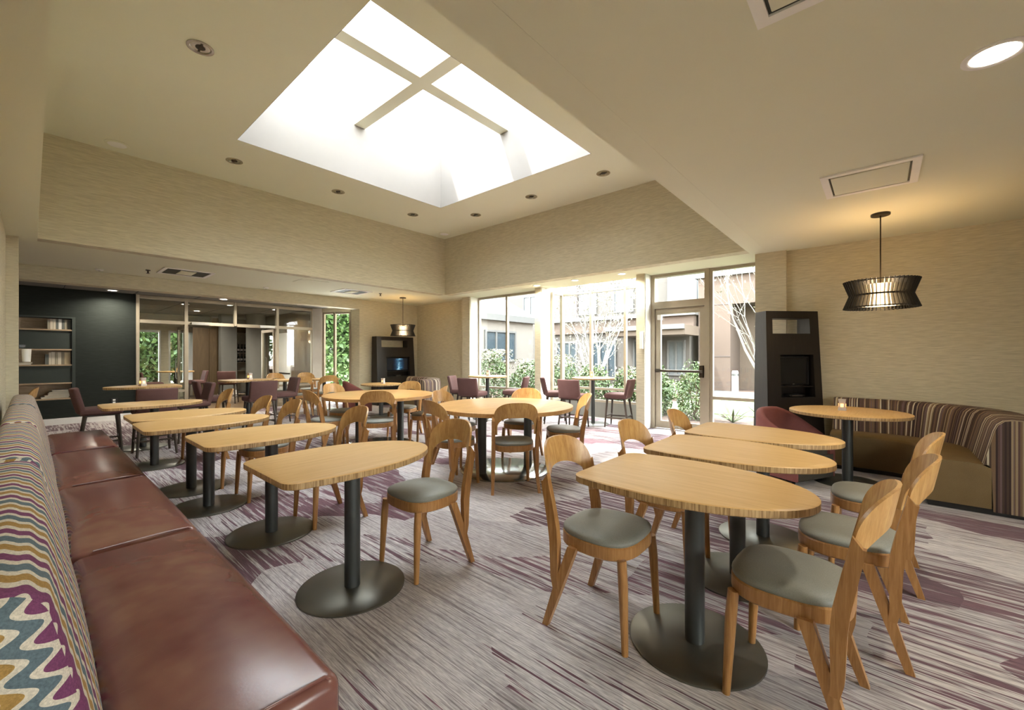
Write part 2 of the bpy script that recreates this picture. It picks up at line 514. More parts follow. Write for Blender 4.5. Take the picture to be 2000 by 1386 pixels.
# skylight shaft, cross beams and glazing
ZS, ZB = 5.47, 4.91
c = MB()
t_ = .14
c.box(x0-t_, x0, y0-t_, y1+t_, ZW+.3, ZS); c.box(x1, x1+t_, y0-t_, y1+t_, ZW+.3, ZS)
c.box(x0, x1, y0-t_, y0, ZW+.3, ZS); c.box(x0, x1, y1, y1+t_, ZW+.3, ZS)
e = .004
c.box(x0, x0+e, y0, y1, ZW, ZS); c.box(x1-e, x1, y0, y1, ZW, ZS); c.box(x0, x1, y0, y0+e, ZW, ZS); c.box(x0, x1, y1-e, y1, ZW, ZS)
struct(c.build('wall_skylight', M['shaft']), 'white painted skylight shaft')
sk = sempty('window_1', 'square skylight split in four by a cross of deep white beams')
MB().box(3.33, 3.51, y0+e, y1-e, ZB, ZS).build('beam', M['ceil'], sk)
MB().box(x0+e, 3.33, 4.50, 4.68, ZB, ZS).box(3.51, x1-e, 4.50, 4.68, ZB, ZS).build('beam', M['ceil'], sk)
for (a,b) in ((x0-.05,3.40),(3.44,x1+.05)):
    for (d,f) in ((y0-.05,4.57),(4.61,y1+.05)):
        MB().box(a+.04,b-.04,d+.04,f-.04,ZS+.02,ZS+.028).build('pane', M['skypane'], sk)
        m = MB(); m.box(a,b,d,d+.045,ZS,ZS+.05).box(a,b,f-.045,f,ZS,ZS+.05).box(a,a+.045,d+.045,f-.045,ZS,ZS+.05).box(b-.045,b,d+.045,f-.045,ZS,ZS+.05)
        m.build('pane_frame', M['white'], sk)

# left wall with pilaster
struct(MB().box(-.5,-.2,-3.2,8.05,0,ZC).build('wall_left', M['paper']), 'tan grasscloth wall behind the banquette')
struct(MB().box(-.2,-.1,7.86,8.05,0,ZC).build('wall_left_pilaster', M['paper']), 'shallow pilaster ending the left wall')
struct(MB().box(-.5,.2,-3.4,-3.2,0,ZC).box(2.0,7.2,-3.4,-3.2,0,ZC).box(.2,2.0,-3.4,-3.2,0,.95).box(.2,2.0,-3.4,-3.2,2.20,ZC).build('wall_near', M['paper']), 'wall behind the camera, opened for the added window')
wnear = sempty('window_7', 'unseen window added behind the camera to light the foreground')  # added out of view to bring daylight onto the foreground
for k in range(3):
    xx = .2 + .9*k
    MB().box(max(.2,xx-.03),min(2.0,xx+.03),-3.34,-3.26,.95,2.20).build('mullion', M['frame'], wnear)
for k in range(2):
    xx = .2 + .9*k
    MB().box(xx+.03,xx+.87,-3.304,-3.296,1.0,2.15).build('pane', M['pane'], wnear)
    MB().box(xx+.03,xx+.87,-3.335,-3.265,.95,1.0).build('rail', M['frame'], wnear)
    MB().box(xx+.03,xx+.87,-3.335,-3.265,2.15,2.20).build('rail', M['frame'], wnear)
struct(MB().box(-3.4,-3.2,7.9,17.2,0,2.8).build('wall_far_left', M['paper']))
struct(MB().box(-3.2,-.5,8.0,8.2,0,ZC).build('wall_return', M['paper']))
# right wall
struct(MB().box(6.88,7.2,-3.2,1.30,0,ZC).build('wall_right', M['paper']), 'tan grasscloth wall behind the curved booth')
struct(MB().box(6.80,7.4,1.235,1.345,0,ZC).box(6.80,6.88,.97,1.235,0,ZC).build('wall_right_pilaster', M['paper']), 'grasscloth column between window and booth wall')

# window wall: pilasters
for (a,b,lab) in ((7.60,7.87,'far'),(5.41,5.565,'middle'),(3.12,3.275,'near')):
    nm = 'wall_pilaster_' + lab
    struct(MB().box(7.10,7.5,a,b,0,ZC).build(nm, M['paper']), lab + ' grasscloth pilaster of the window wall')
    struct(MB().box(7.13,7.42,a-.008,a,0,ZC).build('trim_' + {'far':'1','middle':'2','near':'3'}[lab], M['white']), 'white reveal on the ' + lab + ' window pilaster')
struct(MB().box(7.40,7.6,7.87,10.35,0,ZC).build('wall_far_right', M['paper']), 'grasscloth wall beside the far pendant lamp')

def frame_window(parent, x, ya, yb, z0, z1, ys=(), zs=(), w=.05, d=.07, pane=True, matf=None):
    """a glazed opening in a plane of constant x"""
    mf = matf or M['frame']
    Ys = [ya] + list(ys) + [yb]; Zs = [z0] + list(zs) + [z1]
    for i, y in enumerate(Ys):
        lo, hi = (y, y+w) if i == 0 else ((y-w, y) if i == len(Ys)-1 else (y-w/2, y+w/2))
        MB().box(x-d/2, x+d/2, lo, hi, z0, z1).build('mullion', mf, parent)
    for i in range(len(Ys)-1):
        a = Ys[i] + (w if i == 0 else w/2); b = Ys[i+1] - (w if i == len(Ys)-2 else w/2)
        for k, zz in enumerate(Zs):
            lo, hi = (zz, zz+w) if k == 0 else ((zz-w, zz) if k == len(Zs)-1 else (zz-w/2, zz+w/2))
            MB().box(x-d/2+.004, x+d/2-.004, a, b, lo, hi).build('rail', mf, parent)
        if pane:
            for k in range(len(Zs)-1):
                za = Zs[k] + (w if k == 0 else w/2); zb = Zs[k+1] - (w if k == len(Zs)-2 else w/2)
                MB().box(x-.004, x+.004, a, b, za, zb).build('pane', M['pane'], parent)

w1 = sempty('window_2', 'tall two-light window left of the glass bay')
frame_window(w1, 7.42, 5.565, 7.60, .08, ZC, (6.64,), (.52,))
struct(MB().box(7.38,7.55,5.565,7.60,0,.08).build('trim_4', M['frame']))
# projecting bay
bay = sempty('window_3', 'projecting greenhouse bay window with a sloping glass roof')
frame_window(bay, 7.90, 3.28, 5.41, .32, 2.68, (3.87, 4.66), (.60,))
def frame_side(parent, y, xa, xb, z0, z1, zs=(), w=.045):
    for a,b in ((xa,xa+w),(xb-w,xb)): MB().box(a,b,y-.03,y+.03,z0,z1).build('mullion', M['frame'], parent)
    Zs = [z0]+list(zs)+[z1]
    for k, zz in enumerate(Zs):
        lo, hi = (zz, zz+w) if k == 0 else ((zz-w, zz) if k == len(Zs)-1 else (zz-w/2, zz+w/2))
        MB().box(xa+w,xb-w,y-.026,y+.026,lo,hi).build('rail', M['frame'], parent)
    MB().box(xa+w,xb-w,y-.004,y+.004,z0+w,z1-w).build('pane', M['pane'], parent)
frame_side(bay, 5.38, 7.46, 7.86, .32, 2.68, (.60,))
frame_side(bay, 3.31, 7.46, 7.86, .32, 2.68, (.60,))
MB().box(7.865,7.94,3.27,5.42,0,.32).box(7.42,7.865,5.35,5.42,0,.32).box(7.42,7.865,3.27,3.34,0,.32).build('sill_wall', M['greywall'], bay)
for y in (3.30, 3.87, 4.66, 5.39):
    MB().obox((7.44,y,3.18),(7.92,y,2.70),.045,.05,(0,1,0)).build('rafter', M['white'], bay)
for a,b in ((3.32,3.85),(3.89,4.64),(4.68,5.37)):
    m = MB(); m.add([(7.44,a,3.185),(7.92,a,2.705),(7.92,b,2.705),(7.44,b,3.185),(7.446,a,3.191),(7.926,a,2.711),(7.926,b,2.711),(7.446,b,3.191)],[(0,1,2,3),(7,6,5,4),(0,4,5,1),(1,5,6,2),(2,6,7,3),(3,7,4,0)])
    m.build('pane', M['pane'], bay)
# header over the windows up to roof level (closes the shell)
struct(MB().box(7.4,7.6,-.2,3.28,ZC,3.4).box(7.4,7.6,5.41,10.35,ZC,3.4).build('wall_header', M['ceil']))
# door and transom
dr = sempty('door_1', 'glazed patio door with push bar and transom')
fm = M['frame']
MB().box(7.36,7.48,3.045,3.12,0,ZC).build('jamb', fm, dr)
MB().box(7.36,7.48,2.125,2.20,0,ZC).build('jamb', fm, dr)
MB().box(7.36,7.48,2.20,3.045,ZC-.05,ZC).build('head', fm, dr)
MB().box(7.36,7.48,2.20,3.045,2.13,2.25).build('transom_bar', fm, dr)
MB().box(7.415,7.423,2.20,3.045,2.25,ZC-.05).build('pane', M['pane'], dr)
leaf = MB().box(7.39,7.45,2.95,3.04,.015,2.125).box(7.39,7.45,2.205,2.28,.015,2.125).box(7.39,7.45,2.28,2.95,2.03,2.125).box(7.39,7.45,2.28,2.95,.015,.14).build('door_leaf', fm, dr)
MB().box(7.415,7.423,2.28,2.95,.14,2.03).build('pane', M['pane'], leaf)
pb = MB(); pb.tube([(7.33,3.02,1.03),(7.33,2.22,1.03)],.022,10); pb.box(7.33,7.40,2.96,3.02,1.0,1.06); pb.box(7.33,7.40,2.215,2.275,.93,1.13)
pb.build('push_bar', M['bronze'], leaf, 40)
MB().box(7.34,7.40,2.92,2.99,1.93,2.02).build('closer', M['white'], leaf)
MB().box(7.05,7.10,3.135,3.19,1.42,1.72).build('door_sensor_box', M['white'], dr)
fw = sempty('window_4', 'fixed pane between the patio door and the booth wall')
frame_window(fw, 7.42, 1.345, 2.125, .02, ZC, (), (.60,))

# ------------------------------------------------------------------ far side: tv wall, beam, partition
struct(MB().box(5.60,7.40,10.15,10.60,0,ZC).build('wall_tv', M['paper']), 'grasscloth wall behind the far television tower')
struct(MB().box(-3.2,5.60,10.15,10.45,2.50,ZC).build('wall_beam', M['paper']), 'grasscloth beam crossing the far end of the lounge')
# suspended tile ceiling
tiles = sempty('ceiling_tiles', 'suspended grey tile ceiling beyond the beam')
MB().box(-3.2,5.20,10.45,17.2,2.60,2.75).build('plenum', M['black'], tiles)
proto = None
for i in range(8):
    for j in range(6):
        xx = -2.6 + i*1.0; yy = 10.47 + j*1.1
        if xx + 1 < -1.2: continue
        if proto is None:
            proto = MB().box(.012,.988,.012,1.088,2.565,2.60).build('ceiling_tile', M['tile'], tiles); o = proto
        else:
            o = proto.copy(); COL.objects.link(o)
        o.location = (xx,yy,0)
# dark wall with the book niche
DY = 11.6
m = MB()
m.box(-3.2,-.62,DY,DY+.45,0,2.57); m.box(.54,1.43,DY,DY+.12,0,2.57); m.box(-.62,.54,DY,DY+.45,2.03,2.57); m.box(-.62,.54,DY,DY+.45,0,.47)
struct(m.build('wall_back', M['dkgreen']), 'near-black green wall around the book niche')
struct(MB().box(-3.2,1.44,DY-.016,DY,0,.12).build('baseboard_back', M['white']), 'white baseboard of the dark green wall')

# glass partition with double doors
gp = sempty('wall_glass', 'champagne framed glass partition with a pair of doors')
for xx,w in ((1.455,.05),(2.262,.06),(3.208,.05),(4.137,.06),(5.03,.07)):
    z0_ = 2.0 if xx == 3.208 else 0
    MB().box(xx-w/2,xx+w/2,DY-.05,DY+.05,z0_,2.56).build('mullion', fm, gp)
xs = [1.455,2.262,3.208,4.137,5.03]
for a,b in zip(xs[:-1],xs[1:]):
    MB().box(a+.03,b-.03,DY-.046,DY+.046,2.49,2.56).build('rail', fm, gp)
    MB().box(a+.03,b-.03,DY-.046,DY+.046,1.98,2.05).build('rail', fm, gp)
    MB().box(a+.03,b-.03,DY-.004,DY+.004,2.05,2.49).build('pane', M['pane'], gp)
for a,b in ((1.455,2.262),(4.137,5.03)):
    MB().box(a+.03,b-.03,DY-.046,DY+.046,.0,.10).build('rail', fm, gp)
    MB().box(a+.03,b-.03,DY-.046,DY+.046,.50,.55).build('rail', fm, gp)
    MB().box(a+.03,b-.03,DY-.004,DY+.004,.55,1.98).build('pane', M['pane'], gp)
    MB().box(a+.03,b-.03,DY-.004,DY+.004,.10,.50).build('pane', M['pane'], gp)
for hinge, sgn in ((2.30,1),(4.10,-1)):
    # door leaves standing open into the room behind
    d = MB(); W = .86
    d.box(hinge-.022,hinge+.022,DY+.06,DY+.13,0.01,1.97); d.box(hinge-.022,hinge+.022,DY+W,DY+W+.07,.01,1.97)
    d.box(hinge-.02,hinge+.02,DY+.13,DY+W,1.90,1.97); d.box(hinge-.02,hinge+.02,DY+.13,DY+W,.01,.14)
    dl = d.build('door_leaf', fm, gp)
    MB().box(hinge-.004,hinge+.004,DY+.13,DY+W,.14,1.90).build('pane', M['pane'], dl)
    MB().tube([(hinge-.05*sgn,DY+W-.03,.75),(hinge-.07*sgn,DY+W-.03,.78),(hinge-.07*sgn,DY+W-.03,1.22),(hinge-.05*sgn,DY+W-.03,1.25)],.012,8).build('pull_handle', M['alu'], dl, 40)
    MB().box(hinge+.05*sgn,hinge+.38*sgn,DY-.11,DY-.05,1.985,2.04).build('door_closer', M['alu'], gp)

# splayed window between partition and tv wall
def frame_line(parent, P, Q, z0, z1, cuts, zs=(), w=.05, mf=None):
    P = Vector((P[0],P[1],0)); Q = Vector((Q[0],Q[1],0)); L = (Q-P).length; d = (Q-P)/L
    mf = mf or M['frame']
    cs = [0]+[c_*L for c_ in cuts]+[L]
    up = Vector((0,0,1))
    for c_ in cs:
        p = P + d*min(max(c_, w/2), L-w/2)
        MB().obox(p+up*z0, p+up*z1, w, .07, d.cross(up)).build('mullion', mf, parent)
    for i in range(len(cs)-1):
        a = P+d*(cs[i]+w*.9); b = P+d*(cs[i+1]-w*.9)
        for zz in [z0+w/2]+list(zs)+[z1-w/2]:
            MB().obox(a+up*zz, b+up*zz, .06, w).build('rail', mf, parent)
        MB().obox(a+up*(z0+z1)/2, b+up*(z0+z1)/2, .008, z1-z0-2*w).build('pane', M['pane'], parent)
sw = sempty('window_5', 'tall window beside the far television wall')
frame_line(sw, (5.20,11.33), (5.62,10.60), .06, 2.46, (.42,), (.36,))
struct(MB().obox((5.05,11.60,1.3),(5.20,11.33,1.3),.12,2.6).build('wall_splay', M['white']), 'white splayed reveal of the far window')
struct(MB().obox((5.05,11.60,2.51),(5.62,10.60,2.51),.12,.10).build('wall_splay_head', M['paper']))

# room behind the partition
br = M['brownwall']
struct(MB().box(-3.2,2.05,16.5,16.7,0,2.6).box(3.2,3.9,16.5,16.7,0,2.6).box(2.05,3.2,16.5,16.7,2.06,2.6).box(2.05,3.2,16.5,16.7,0,.45).box(2.61,2.79,16.5,16.7,.45,2.06).build('wall_back_room', M['paper']))
bw = sempty('window_6', 'twin garden windows seen through the glass partition')
for a,b in ((2.05,2.61),(2.79,3.2)):
    MB().box(a,a+.05,16.52,16.6,.45,2.06).build('mullion', M['alu'], bw)
    MB().box(b-.05,b,16.52,16.6,.45,2.06).build('mullion', M['alu'], bw)
    MB().box(a+.05,b-.05,16.52,16.6,2.0,2.06).build('rail', M['alu'], bw)
    MB().box(a+.05,b-.05,16.55,16.556,.45,2.0).build('pane', M['pane'], bw)
struct(MB().box(3.21,3.84,15.6,16.5,0,2.15).build('wall_back_brown', br), 'brown timber wall seen through the open doors')
struct(MB().box(3.62,3.82,15.55,15.6,0,2.1).build('wall_back_panel', br))
struct(MB().box(3.84,4.26,15.2,15.5,0,2.6).build('wall_back_grey', M['greywall']), 'pale grey wall pier seen through the open doors')
struct(MB().box(3.84,4.26,15.185,15.2,0,.22).build('baseboard_grey_pier', M['white']))
struct(MB().box(3.9,5.2,17.0,17.2,0,2.6).build('wall_back_bar', br))
struct(MB().box(5.08,5.2,11.66,17.0,0,2.6).build('wall_back_side', br))
col_ = struct(MB().lathe([(.265,0),(.265,2.6)],32,(4.60,14.6)).build('wall_round_column', M['greywall'], smooth=40), 'thick round grey column behind the glass doors')
struct(MB().box(5.05,5.08,13.15,14.25,0,1.98).build('wall_back_pale', M['white']), 'pale panel seen through the right pane of the partition')  # flat pale panel against the side wall
struct(MB().box(5.04,5.05,13.15,14.25,.74,.78).build('trim_5', M['black']))

# ------------------------------------------------------------------ oak chair
def seat_outline(n=36, k=1.0, off=0.0):
    pts = []
    for i in range(n):
        a = 2*PI*i/n
        cx, sy = math.cos(a), math.sin(a)
        px = math.copysign(abs(cx)**(2/3.0), cx); py = math.copysign(abs(sy)**(2/2.7), sy)
        w = .203 + .012*py
        pts.append(((w+off)*px*k, (.195+off)*py*k - .01))
    return pts

def make_chair(label, group):
    t = thing('dining_chair', label, 'chair', group=group)
    o0, o1 = seat_outline(off=0), seat_outline(off=-.006)
    m = MB(); m.loft([[(x,y,.385) for x,y in seat_outline(off=-.008)],[(x,y,.392) for x,y in o0],[(x,y,.440) for x,y in o0],[(x,y,.446) for x,y in o1]])
    m.build('seat_frame', M['oakleg'], t, 40)
    rings = []
    for off, z in ((-.006,.446),(-.002,.452),(-.001,.460),(-.006,.468),(-.020,.476),(-.05,.482),(-.10,.486),(-.16,.487)):
        rings.append([(x,y,z) for x,y in seat_outline(off=off)])
    MB().loft(rings).build('seat_pad', M['pad'], t, 50)
    for s in (-1,1):
        m = MB(); m.tube([(s*.172,.150,.40),(s*.176,.158,.30),(s*.186,.172,0)],[.0205,.0215,.0145],12)
        m.build('leg', M['oakleg'], t, 40)
        # rear leg: diagonal from under the seat to the floor
        m = MB()
        def ring(x,y,z,w,d): return [(x-w/2,y-d/2,z),(x+w/2,y-d/2,z),(x+w/2,y+d/2,z),(x-w/2,y+d/2,z)]
        m.loft([ring(s*.222,-.218,0,.026,.030), ring(s*.210,-.155,.19,.032,.044), ring(s*.196,-.082,.40,.032,.046)])
        m.build('leg', M['oakleg'], t, 30)
        m = MB()
        m.loft([ring(s*.211,-.160,.17,.030,.026), ring(s*.210,-.172,.24,.032,.036), ring(s*.209,-.174,.40,.032,.046), ring(s*.210,-.182,.48,.032,.048),
                ring(s*.212,-.205,.60,.030,.046), ring(s*.214,-.224,.69,.028,.042),
                [(s*.214-.013,-.236,.690),(s*.214+.013,-.236,.690),(s*.214+.013,-.210,.726),(s*.214-.013,-.210,.726)]])
        m.build('back_post', M['oakleg'], t, 30)
    # bent veneer back: a horseshoe strip wrapped round an arc
    def outer(a):   # a: 0..1 from left prong round the top to the right prong
        if a < .2: q = a/.2; return (-.222, .555 + .16*q)
        if a > .8: q = (1-a)/.2; return (.222, .555 + .16*q)
        th = PI*(1-(a-.2)/.6)
        cx, sy = math.cos(th), math.sin(th)
        return (.222*math.copysign(abs(cx)**(2/2.6), cx), .715 + .150*abs(sy)**(2/2.2))
    def inner(a):
        if a < .2: q = a/.2; return (-.186, .555 + .075*q)
        if a > .8: q = (1-a)/.2; return (.186, .555 + .075*q)
        th = PI*(1-(a-.2)/.6)
        cx, sy = math.cos(th), math.sin(th)
        return (.186*math.copysign(abs(cx)**(2/2.1), cx), .63 + .10*abs(sy)**(2/2.0))
    Rr = .30
    def wrap(s_, z, off):
        ph = s_/Rr; r = Rr + off
        yc = -.256 - (z-.56)*.19
        return (r*math.sin(ph), yc + Rr - r*math.cos(ph), z)
    N, K = 44, 5
    m = MB()
    F = []; Bk = []
    for i in range(N+1):
        a = i/N; so, zo = outer(a); si, zi = inner(a)
        F.append([wrap(so+(si-so)*k/K, zo+(zi-zo)*k/K, 0) for k in range(K+1)])
        Bk.append([wrap(so+(si-so)*k/K, zo+(zi-zo)*k/K, .012) for k in range(K+1)])
    rings = [F[i] + list(reversed(Bk[i])) for i in range(N+1)]
    m.loft(rings, cap=True, close=True)
    m.build('backrest', M['oak'], t, 35)
    return t

def face(dx, dy):
    return math.atan2(dy, dx) - PI/2
G_ROW, G_ROUND = 'oak chairs at the small tables', 'oak chairs around the large round tables'
chair0 = make_chair('oak chair with grey pad at the square end of the nearest right-hand table', G_ROW)
chair0.location = (1.875,1.01,0); chair0.rotation_euler = (0,0,face(.03,-1))
CH = [
 ((2.66,1.00), (0,-1), 'oak chair at the square end of the middle of the three right-hand tables', G_ROW),
 ((3.43,.97), (.05,-1), 'oak chair at the farthest of the three right-hand tables, nearest the door', G_ROW),
 ((1.945,.27), (.03,1), 'oak chair nearest the camera, showing its back at lower right', G_ROW),
 ((2.585,.126), (0,1), 'second oak chair from the camera in the right-hand row of backs', G_ROW),
 ((3.36,.053), (0,1), 'third oak chair from the camera in the right-hand row, nearest the striped booth', G_ROW),
 ((1.62,2.17), (-1,.02), 'oak chair at the rounded tip of the nearest banquette table', G_ROW),
 ((1.57,3.36), (-1,.02), 'oak chair at the second banquette table, its legs seen under the nearest table', G_ROW),
 ((1.44,4.37), (-1,.02), 'oak chair at the third banquette table, seat showing under the second table', G_ROW),
 ((1.40,5.02), (-1,.0), 'oak chair at the fourth banquette table, between two other oak backs', G_ROW),
 ((1.42,6.40), (-1,.0), 'oak chair at the farthest low banquette table, beside the plum stools', G_ROW),
 ((-.25,8.75), (-1,.02), 'lone oak chair behind the far end of the banquette, before the book niche', G_ROW),
]
R1C, R2C = (3.56,3.23), (3.35,5.5)
def at(c_, x, y): return ((x,y), (c_[0]-x, c_[1]-y))
for (p, lab) in (((3.14,2.74),'oak chair with its back to the camera at the nearer large round table'),
                 ((2.86,3.30),'oak chair on the left of the nearer large round table'),
                 ((3.42,3.86),'oak chair at the nearer large round table, far left, back half hidden by the top'),
                 ((4.10,3.44),'oak chair on the window side of the nearer large round table, bright orange back'),
                 ((4.02,2.74),'oak chair on the right of the nearer large round table, seen from the side')):
    q = at(R1C, *p); CH.append((q[0], q[1], lab, G_ROUND))
for (p, lab) in (((2.60,5.50),'oak chair on the left of the farther large round table'),
                 ((3.16,6.16),'oak chair at the farther large round table, far left, beside the rose tub chair'),
                 ((2.98,4.93),'oak chair with its back to the camera at the farther large round table'),
                 ((4.00,5.86),'oak chair at the farther large round table, in front of the striped booth end'),
                 ((3.76,4.96),'oak chair on the right of the farther large round table')):
    q = at(R2C, *p); CH.append((q[0], q[1], lab, G_ROUND))
for (p, f_, lab) in (((3.99,11.05),(0,-1),'oak chair behind the small table in front of the glass partition'),
                     ((3.80,9.45),(.05,1),'oak chair in front of the small table by the glass partition'),
                     ((4.62,10.85),(-.1,-1),'oak chair behind the small table at the far corner window'),
                     ((4.35,9.42),(.05,1),'oak chair in front of the small table at the far corner window')):
    CH.append((p, f_, lab, 'oak chairs at the far corner tables'))
for p, f_, lab, g in CH:
    dup(chair0, (p[0],p[1],0), face(*f_), lab, g)

# ------------------------------------------------------------------ tables
def board_outline(a=.465, b=.345, n=14):
    """one squared end (at -a, rounded corners), one elliptical end (+a)"""
    up = []
    r = .075; x0 = -.10
    def wid(x): return b*(1-.13*((x0-x)/(a+x0))**2) if x < x0 else b*math.sqrt(max(0,1-((x-x0)/(a-x0))**2))
    yb = wid(-a+r)
    for k in range(6):
        th = PI - PI/2*k/5
        up.append((-a+r+r*math.cos(th), yb-r+r*math.sin(th)))
    for k in range(1,6):
        x = -a+r+(x0+a-r)*k/5; up.append((x, wid(x)))
    for k in range(1,n+1):
        th = PI/2*(1-k/n)
        up.append((x0+(a-x0)*math.cos(th), b*math.sin(th)))
    low = [(x,-y) for x,y in reversed(up[:-1])]
    return list(reversed(up + low))
def slab(outline, z0, z1, ch=.004):
    m = MB()
    ins = lambda k: [(x*(1-k), y*(1-k)) for x,y in outline]
    R_ = [[(x,y,z0) for x,y in ins(.012)],[(x,y,z0+ch) for x,y in outline],[(x,y,z1-ch) for x,y in outline],[(x,y,z1) for x,y in ins(.012)]]
    n = len(outline); k = 0
    m.loft(R_, cap=False)
    m.m = [1]*len(m.f)
    m.f.append(tuple(reversed(range(n)))); m.m.append(0)
    m.f.append(tuple(3*n+i for i in range(n))); m.m.append(0)
    for i in range(2*n, 3*n): m.m[i] = 0
    return m
def circle(r, n=48): return [(r*math.cos(2*PI*i/n), r*math.sin(2*PI*i/n)) for i in range(n)]

def make_board_table(label, group, z=.74, a=.465, b=.345, rb=.285):
    t = thing('pedestal_table', label, 'table', group=group)
    slab(board_outline(a,b), z-.034, z).build('table_top', [M['top'], M['tick']], t, 40)
    MB().lathe([(.042,.010),(.042,z-.034)],24).build('pole', M['pole'], t, 40)
    MB().lathe([(.13,z-.040),(.13,z-.0341)],24).build('top_plate', M['pole'], t, 40)
    MB().lathe([(rb,0),(rb,.008),(rb-.006,.012)],48).build('base', M['disc'], t, 40)
    return t
G_T = 'squared-and-rounded pedestal tables'
tab0 = make_board_table('nearest pedestal table beside the maroon banquette', G_T)
tab0.location = (1.19,2.235,0)
for p, rz, lab in (((1.165,3.37),0,'second pedestal table from the camera beside the banquette'),
                   ((1.01,4.36),0,'third pedestal table beside the banquette, front one of the touching pair'),
                   ((1.03,5.06),0,'fourth pedestal table beside the banquette, rear one of the touching pair'),
                   ((.96,6.45),0,'farthest low pedestal table beside the banquette, before the plum stools'),
                   ((1.985,.635),-PI/2,'nearest of the three pedestal tables on the right'),
                   ((2.745,.635),-PI/2,'middle of the three pedestal tables on the right'),
                   ((3.46,.635),-PI/2,'farthest of the three pedestal tables on the right, before the rose tub chair')):
    dup(tab0, (p[0],p[1],0), rz, lab)
# counter-height tables
ht = make_board_table('counter-height table with candle in front of the dark green wall', 'counter-height tables', .87, .41, .30, .28)
ht.location = (1.04,7.85,0); ht.rotation_euler = (0,0,PI)
dup(ht, (2.56,8.5,0), 0, 'counter-height table with candle in front of the open glass doors')

def make_round(name, label, group, r, z, poles, rbase, mtop, mbase, th=.034, loc=(0,0,0), rp=.042):
    t = thing(name, label, 'table', loc, 0, group)
    slab(circle(r,64), z-th, z).build('table_top', [mtop, M['tick'] if mtop is M['top'] else mtop], t, 40)
    for (x,y) in poles:
        MB().lathe([(rp,.010),(rp,z-th)],24,(x,y)).build('pole', M['pole'], t, 40)
        MB().lathe([(.12,z-th-.007),(.12,z-th-.0001)],24,(x,y)).build('top_plate', M['pole'], t, 40)
    MB().lathe([(rbase,0),(rbase,.008),(rbase-.006,.012)],64).build('base', mbase, t, 40)
    return t
big = make_round('round_table', 'nearer large round table with two poles on a mirror steel disc', 'large round tables', .775, .74, ((-.31,.05),(.30,-.10)), .50, M['topr'], M['steel'], .045, (*R1C,0), .048)
dup(big, (*R2C,0), .1, 'farther large round table with two poles', 'large round tables')
make_round('booth_table', 'round pedestal table with candle in front of the near curved booth', 'booth tables', .50, .73, ((0,0),), .30, M['top'], M['disc'], .034, (5.52,.255,0), .046)
make_round('booth_table', 'round pedestal table below the far pendant lamp', 'booth tables', .42, .69, ((0,0),), .28, M['top'], M['disc'], .034, (5.0,8.15,0), .046)
wt = make_round('counter_table', 'round counter-height table with candle in the glass bay', 'round counter tables at the windows', .40, .88, ((0,0),), .30, M['top'], M['disc'], .03, (7.05,4.12,0), .036)
dup(wt, (6.20,6.10,0), 0, 'round counter-height table before the left window')
sm_ = make_round('small_table', 'small round table with oak chairs before the glass partition', 'small far tables', .36, .74, ((0,0),), .26, M['top'], M['disc'], .03, (3.86,10.35,0), .04)
dup(sm_, (4.66,10.10,0), 0, 'small round table with oak chairs at the far corner window')

# ------------------------------------------------------------------ plum counter stools
def make_stool(label, group):
    t = thing('counter_stool', label, 'stool', group=group)
    MB().rbox(0,.0,.565,.215,.205,.042,.028,3,(0,0,.01,0,.018,0)).build('seat', M['purple'], t, 60)
    def lean(q):
        z = q[2]; y = q[1] - (z+.17)*.22 + .045*(abs(q[0])/.21)**2
        return [q[0]*(1-.0*z), y, q[2]]
    MB().rbox(0,-.205,.705,.212,.028,.170,.022,3,(0,0,.006,.006,0,0),fn=lean).build('backrest', M['purple'], t, 60)
    for sx in (-1,1):
        MB().tube([(sx*.165,.155,.535),(sx*.195,.195,0)],[.021,.014],10).build('leg', M['stoolleg'], t, 40)
        MB().tube([(sx*.165,-.150,.535),(sx*.200,-.225,0)],[.021,.014],10).build('leg', M['stoolleg'], t, 40)
        MB().obox((sx*.184,.172,.17),(sx*.188,-.195,.17),.012,.024).build('stretcher', M['stoolleg'], t)
    MB().obox((-.183,.178,.20),(.183,.178,.20),.014,.022).build('stretcher', M['stoolleg'], t)
    MB().obox((-.183,-.197,.20),(.183,-.197,.20),.014,.022).build('stretcher', M['stoolleg'], t)
    MB().box(-.18,.18,-.17,.17,.505,.530).build('seat_base', M['stoolleg'], t)
    return t
G_S = 'plum upholstered counter stools'
st0 = make_stool('plum stool at the end of the banquette, left of the counter-height table', G_S)
st0.location = (.62,7.85,0); st0.rotation_euler = (0,0,face(1,-.05))
for p, f_, lab in (((1.08,7.28),(0,1),'plum stool with its back to the camera at the counter-height table by the dark wall'),
                   ((1.62,7.95),(-1,0),'plum stool on the right of the counter-height table by the dark wall'),
                   ((2.05,8.55),(1,-.1),'plum stool on the left of the counter-height table at the glass doors'),
                   ((2.58,8.02),(0,1),'plum stool with its back to the camera at the counter-height table by the glass doors'),
                   ((3.14,8.55),(-1,0),'plum stool on the right of the counter-height table by the glass doors'),
                   ((5.62,5.92),(1,.3),'plum stool on the left of the window counter table, back to the camera'),
                   ((5.92,6.55),(.5,-.9),'plum stool behind the left window counter table'),
                   ((6.42,5.55),(-.5,.9),'plum stool on the right of the left window counter table'),
                   ((6.48,4.18),(1,.1),'plum stool with its back to the camera at the glass bay table'),
                   ((6.70,4.74),(.7,-.9),'plum stool behind the bay table, half hidden by another stool'),
                   ((7.10,3.62),(-.2,1),'plum stool on the right of the glass bay table, seen from the side')):
    dup(st0, (p[0],p[1],0), face(*f_), lab)

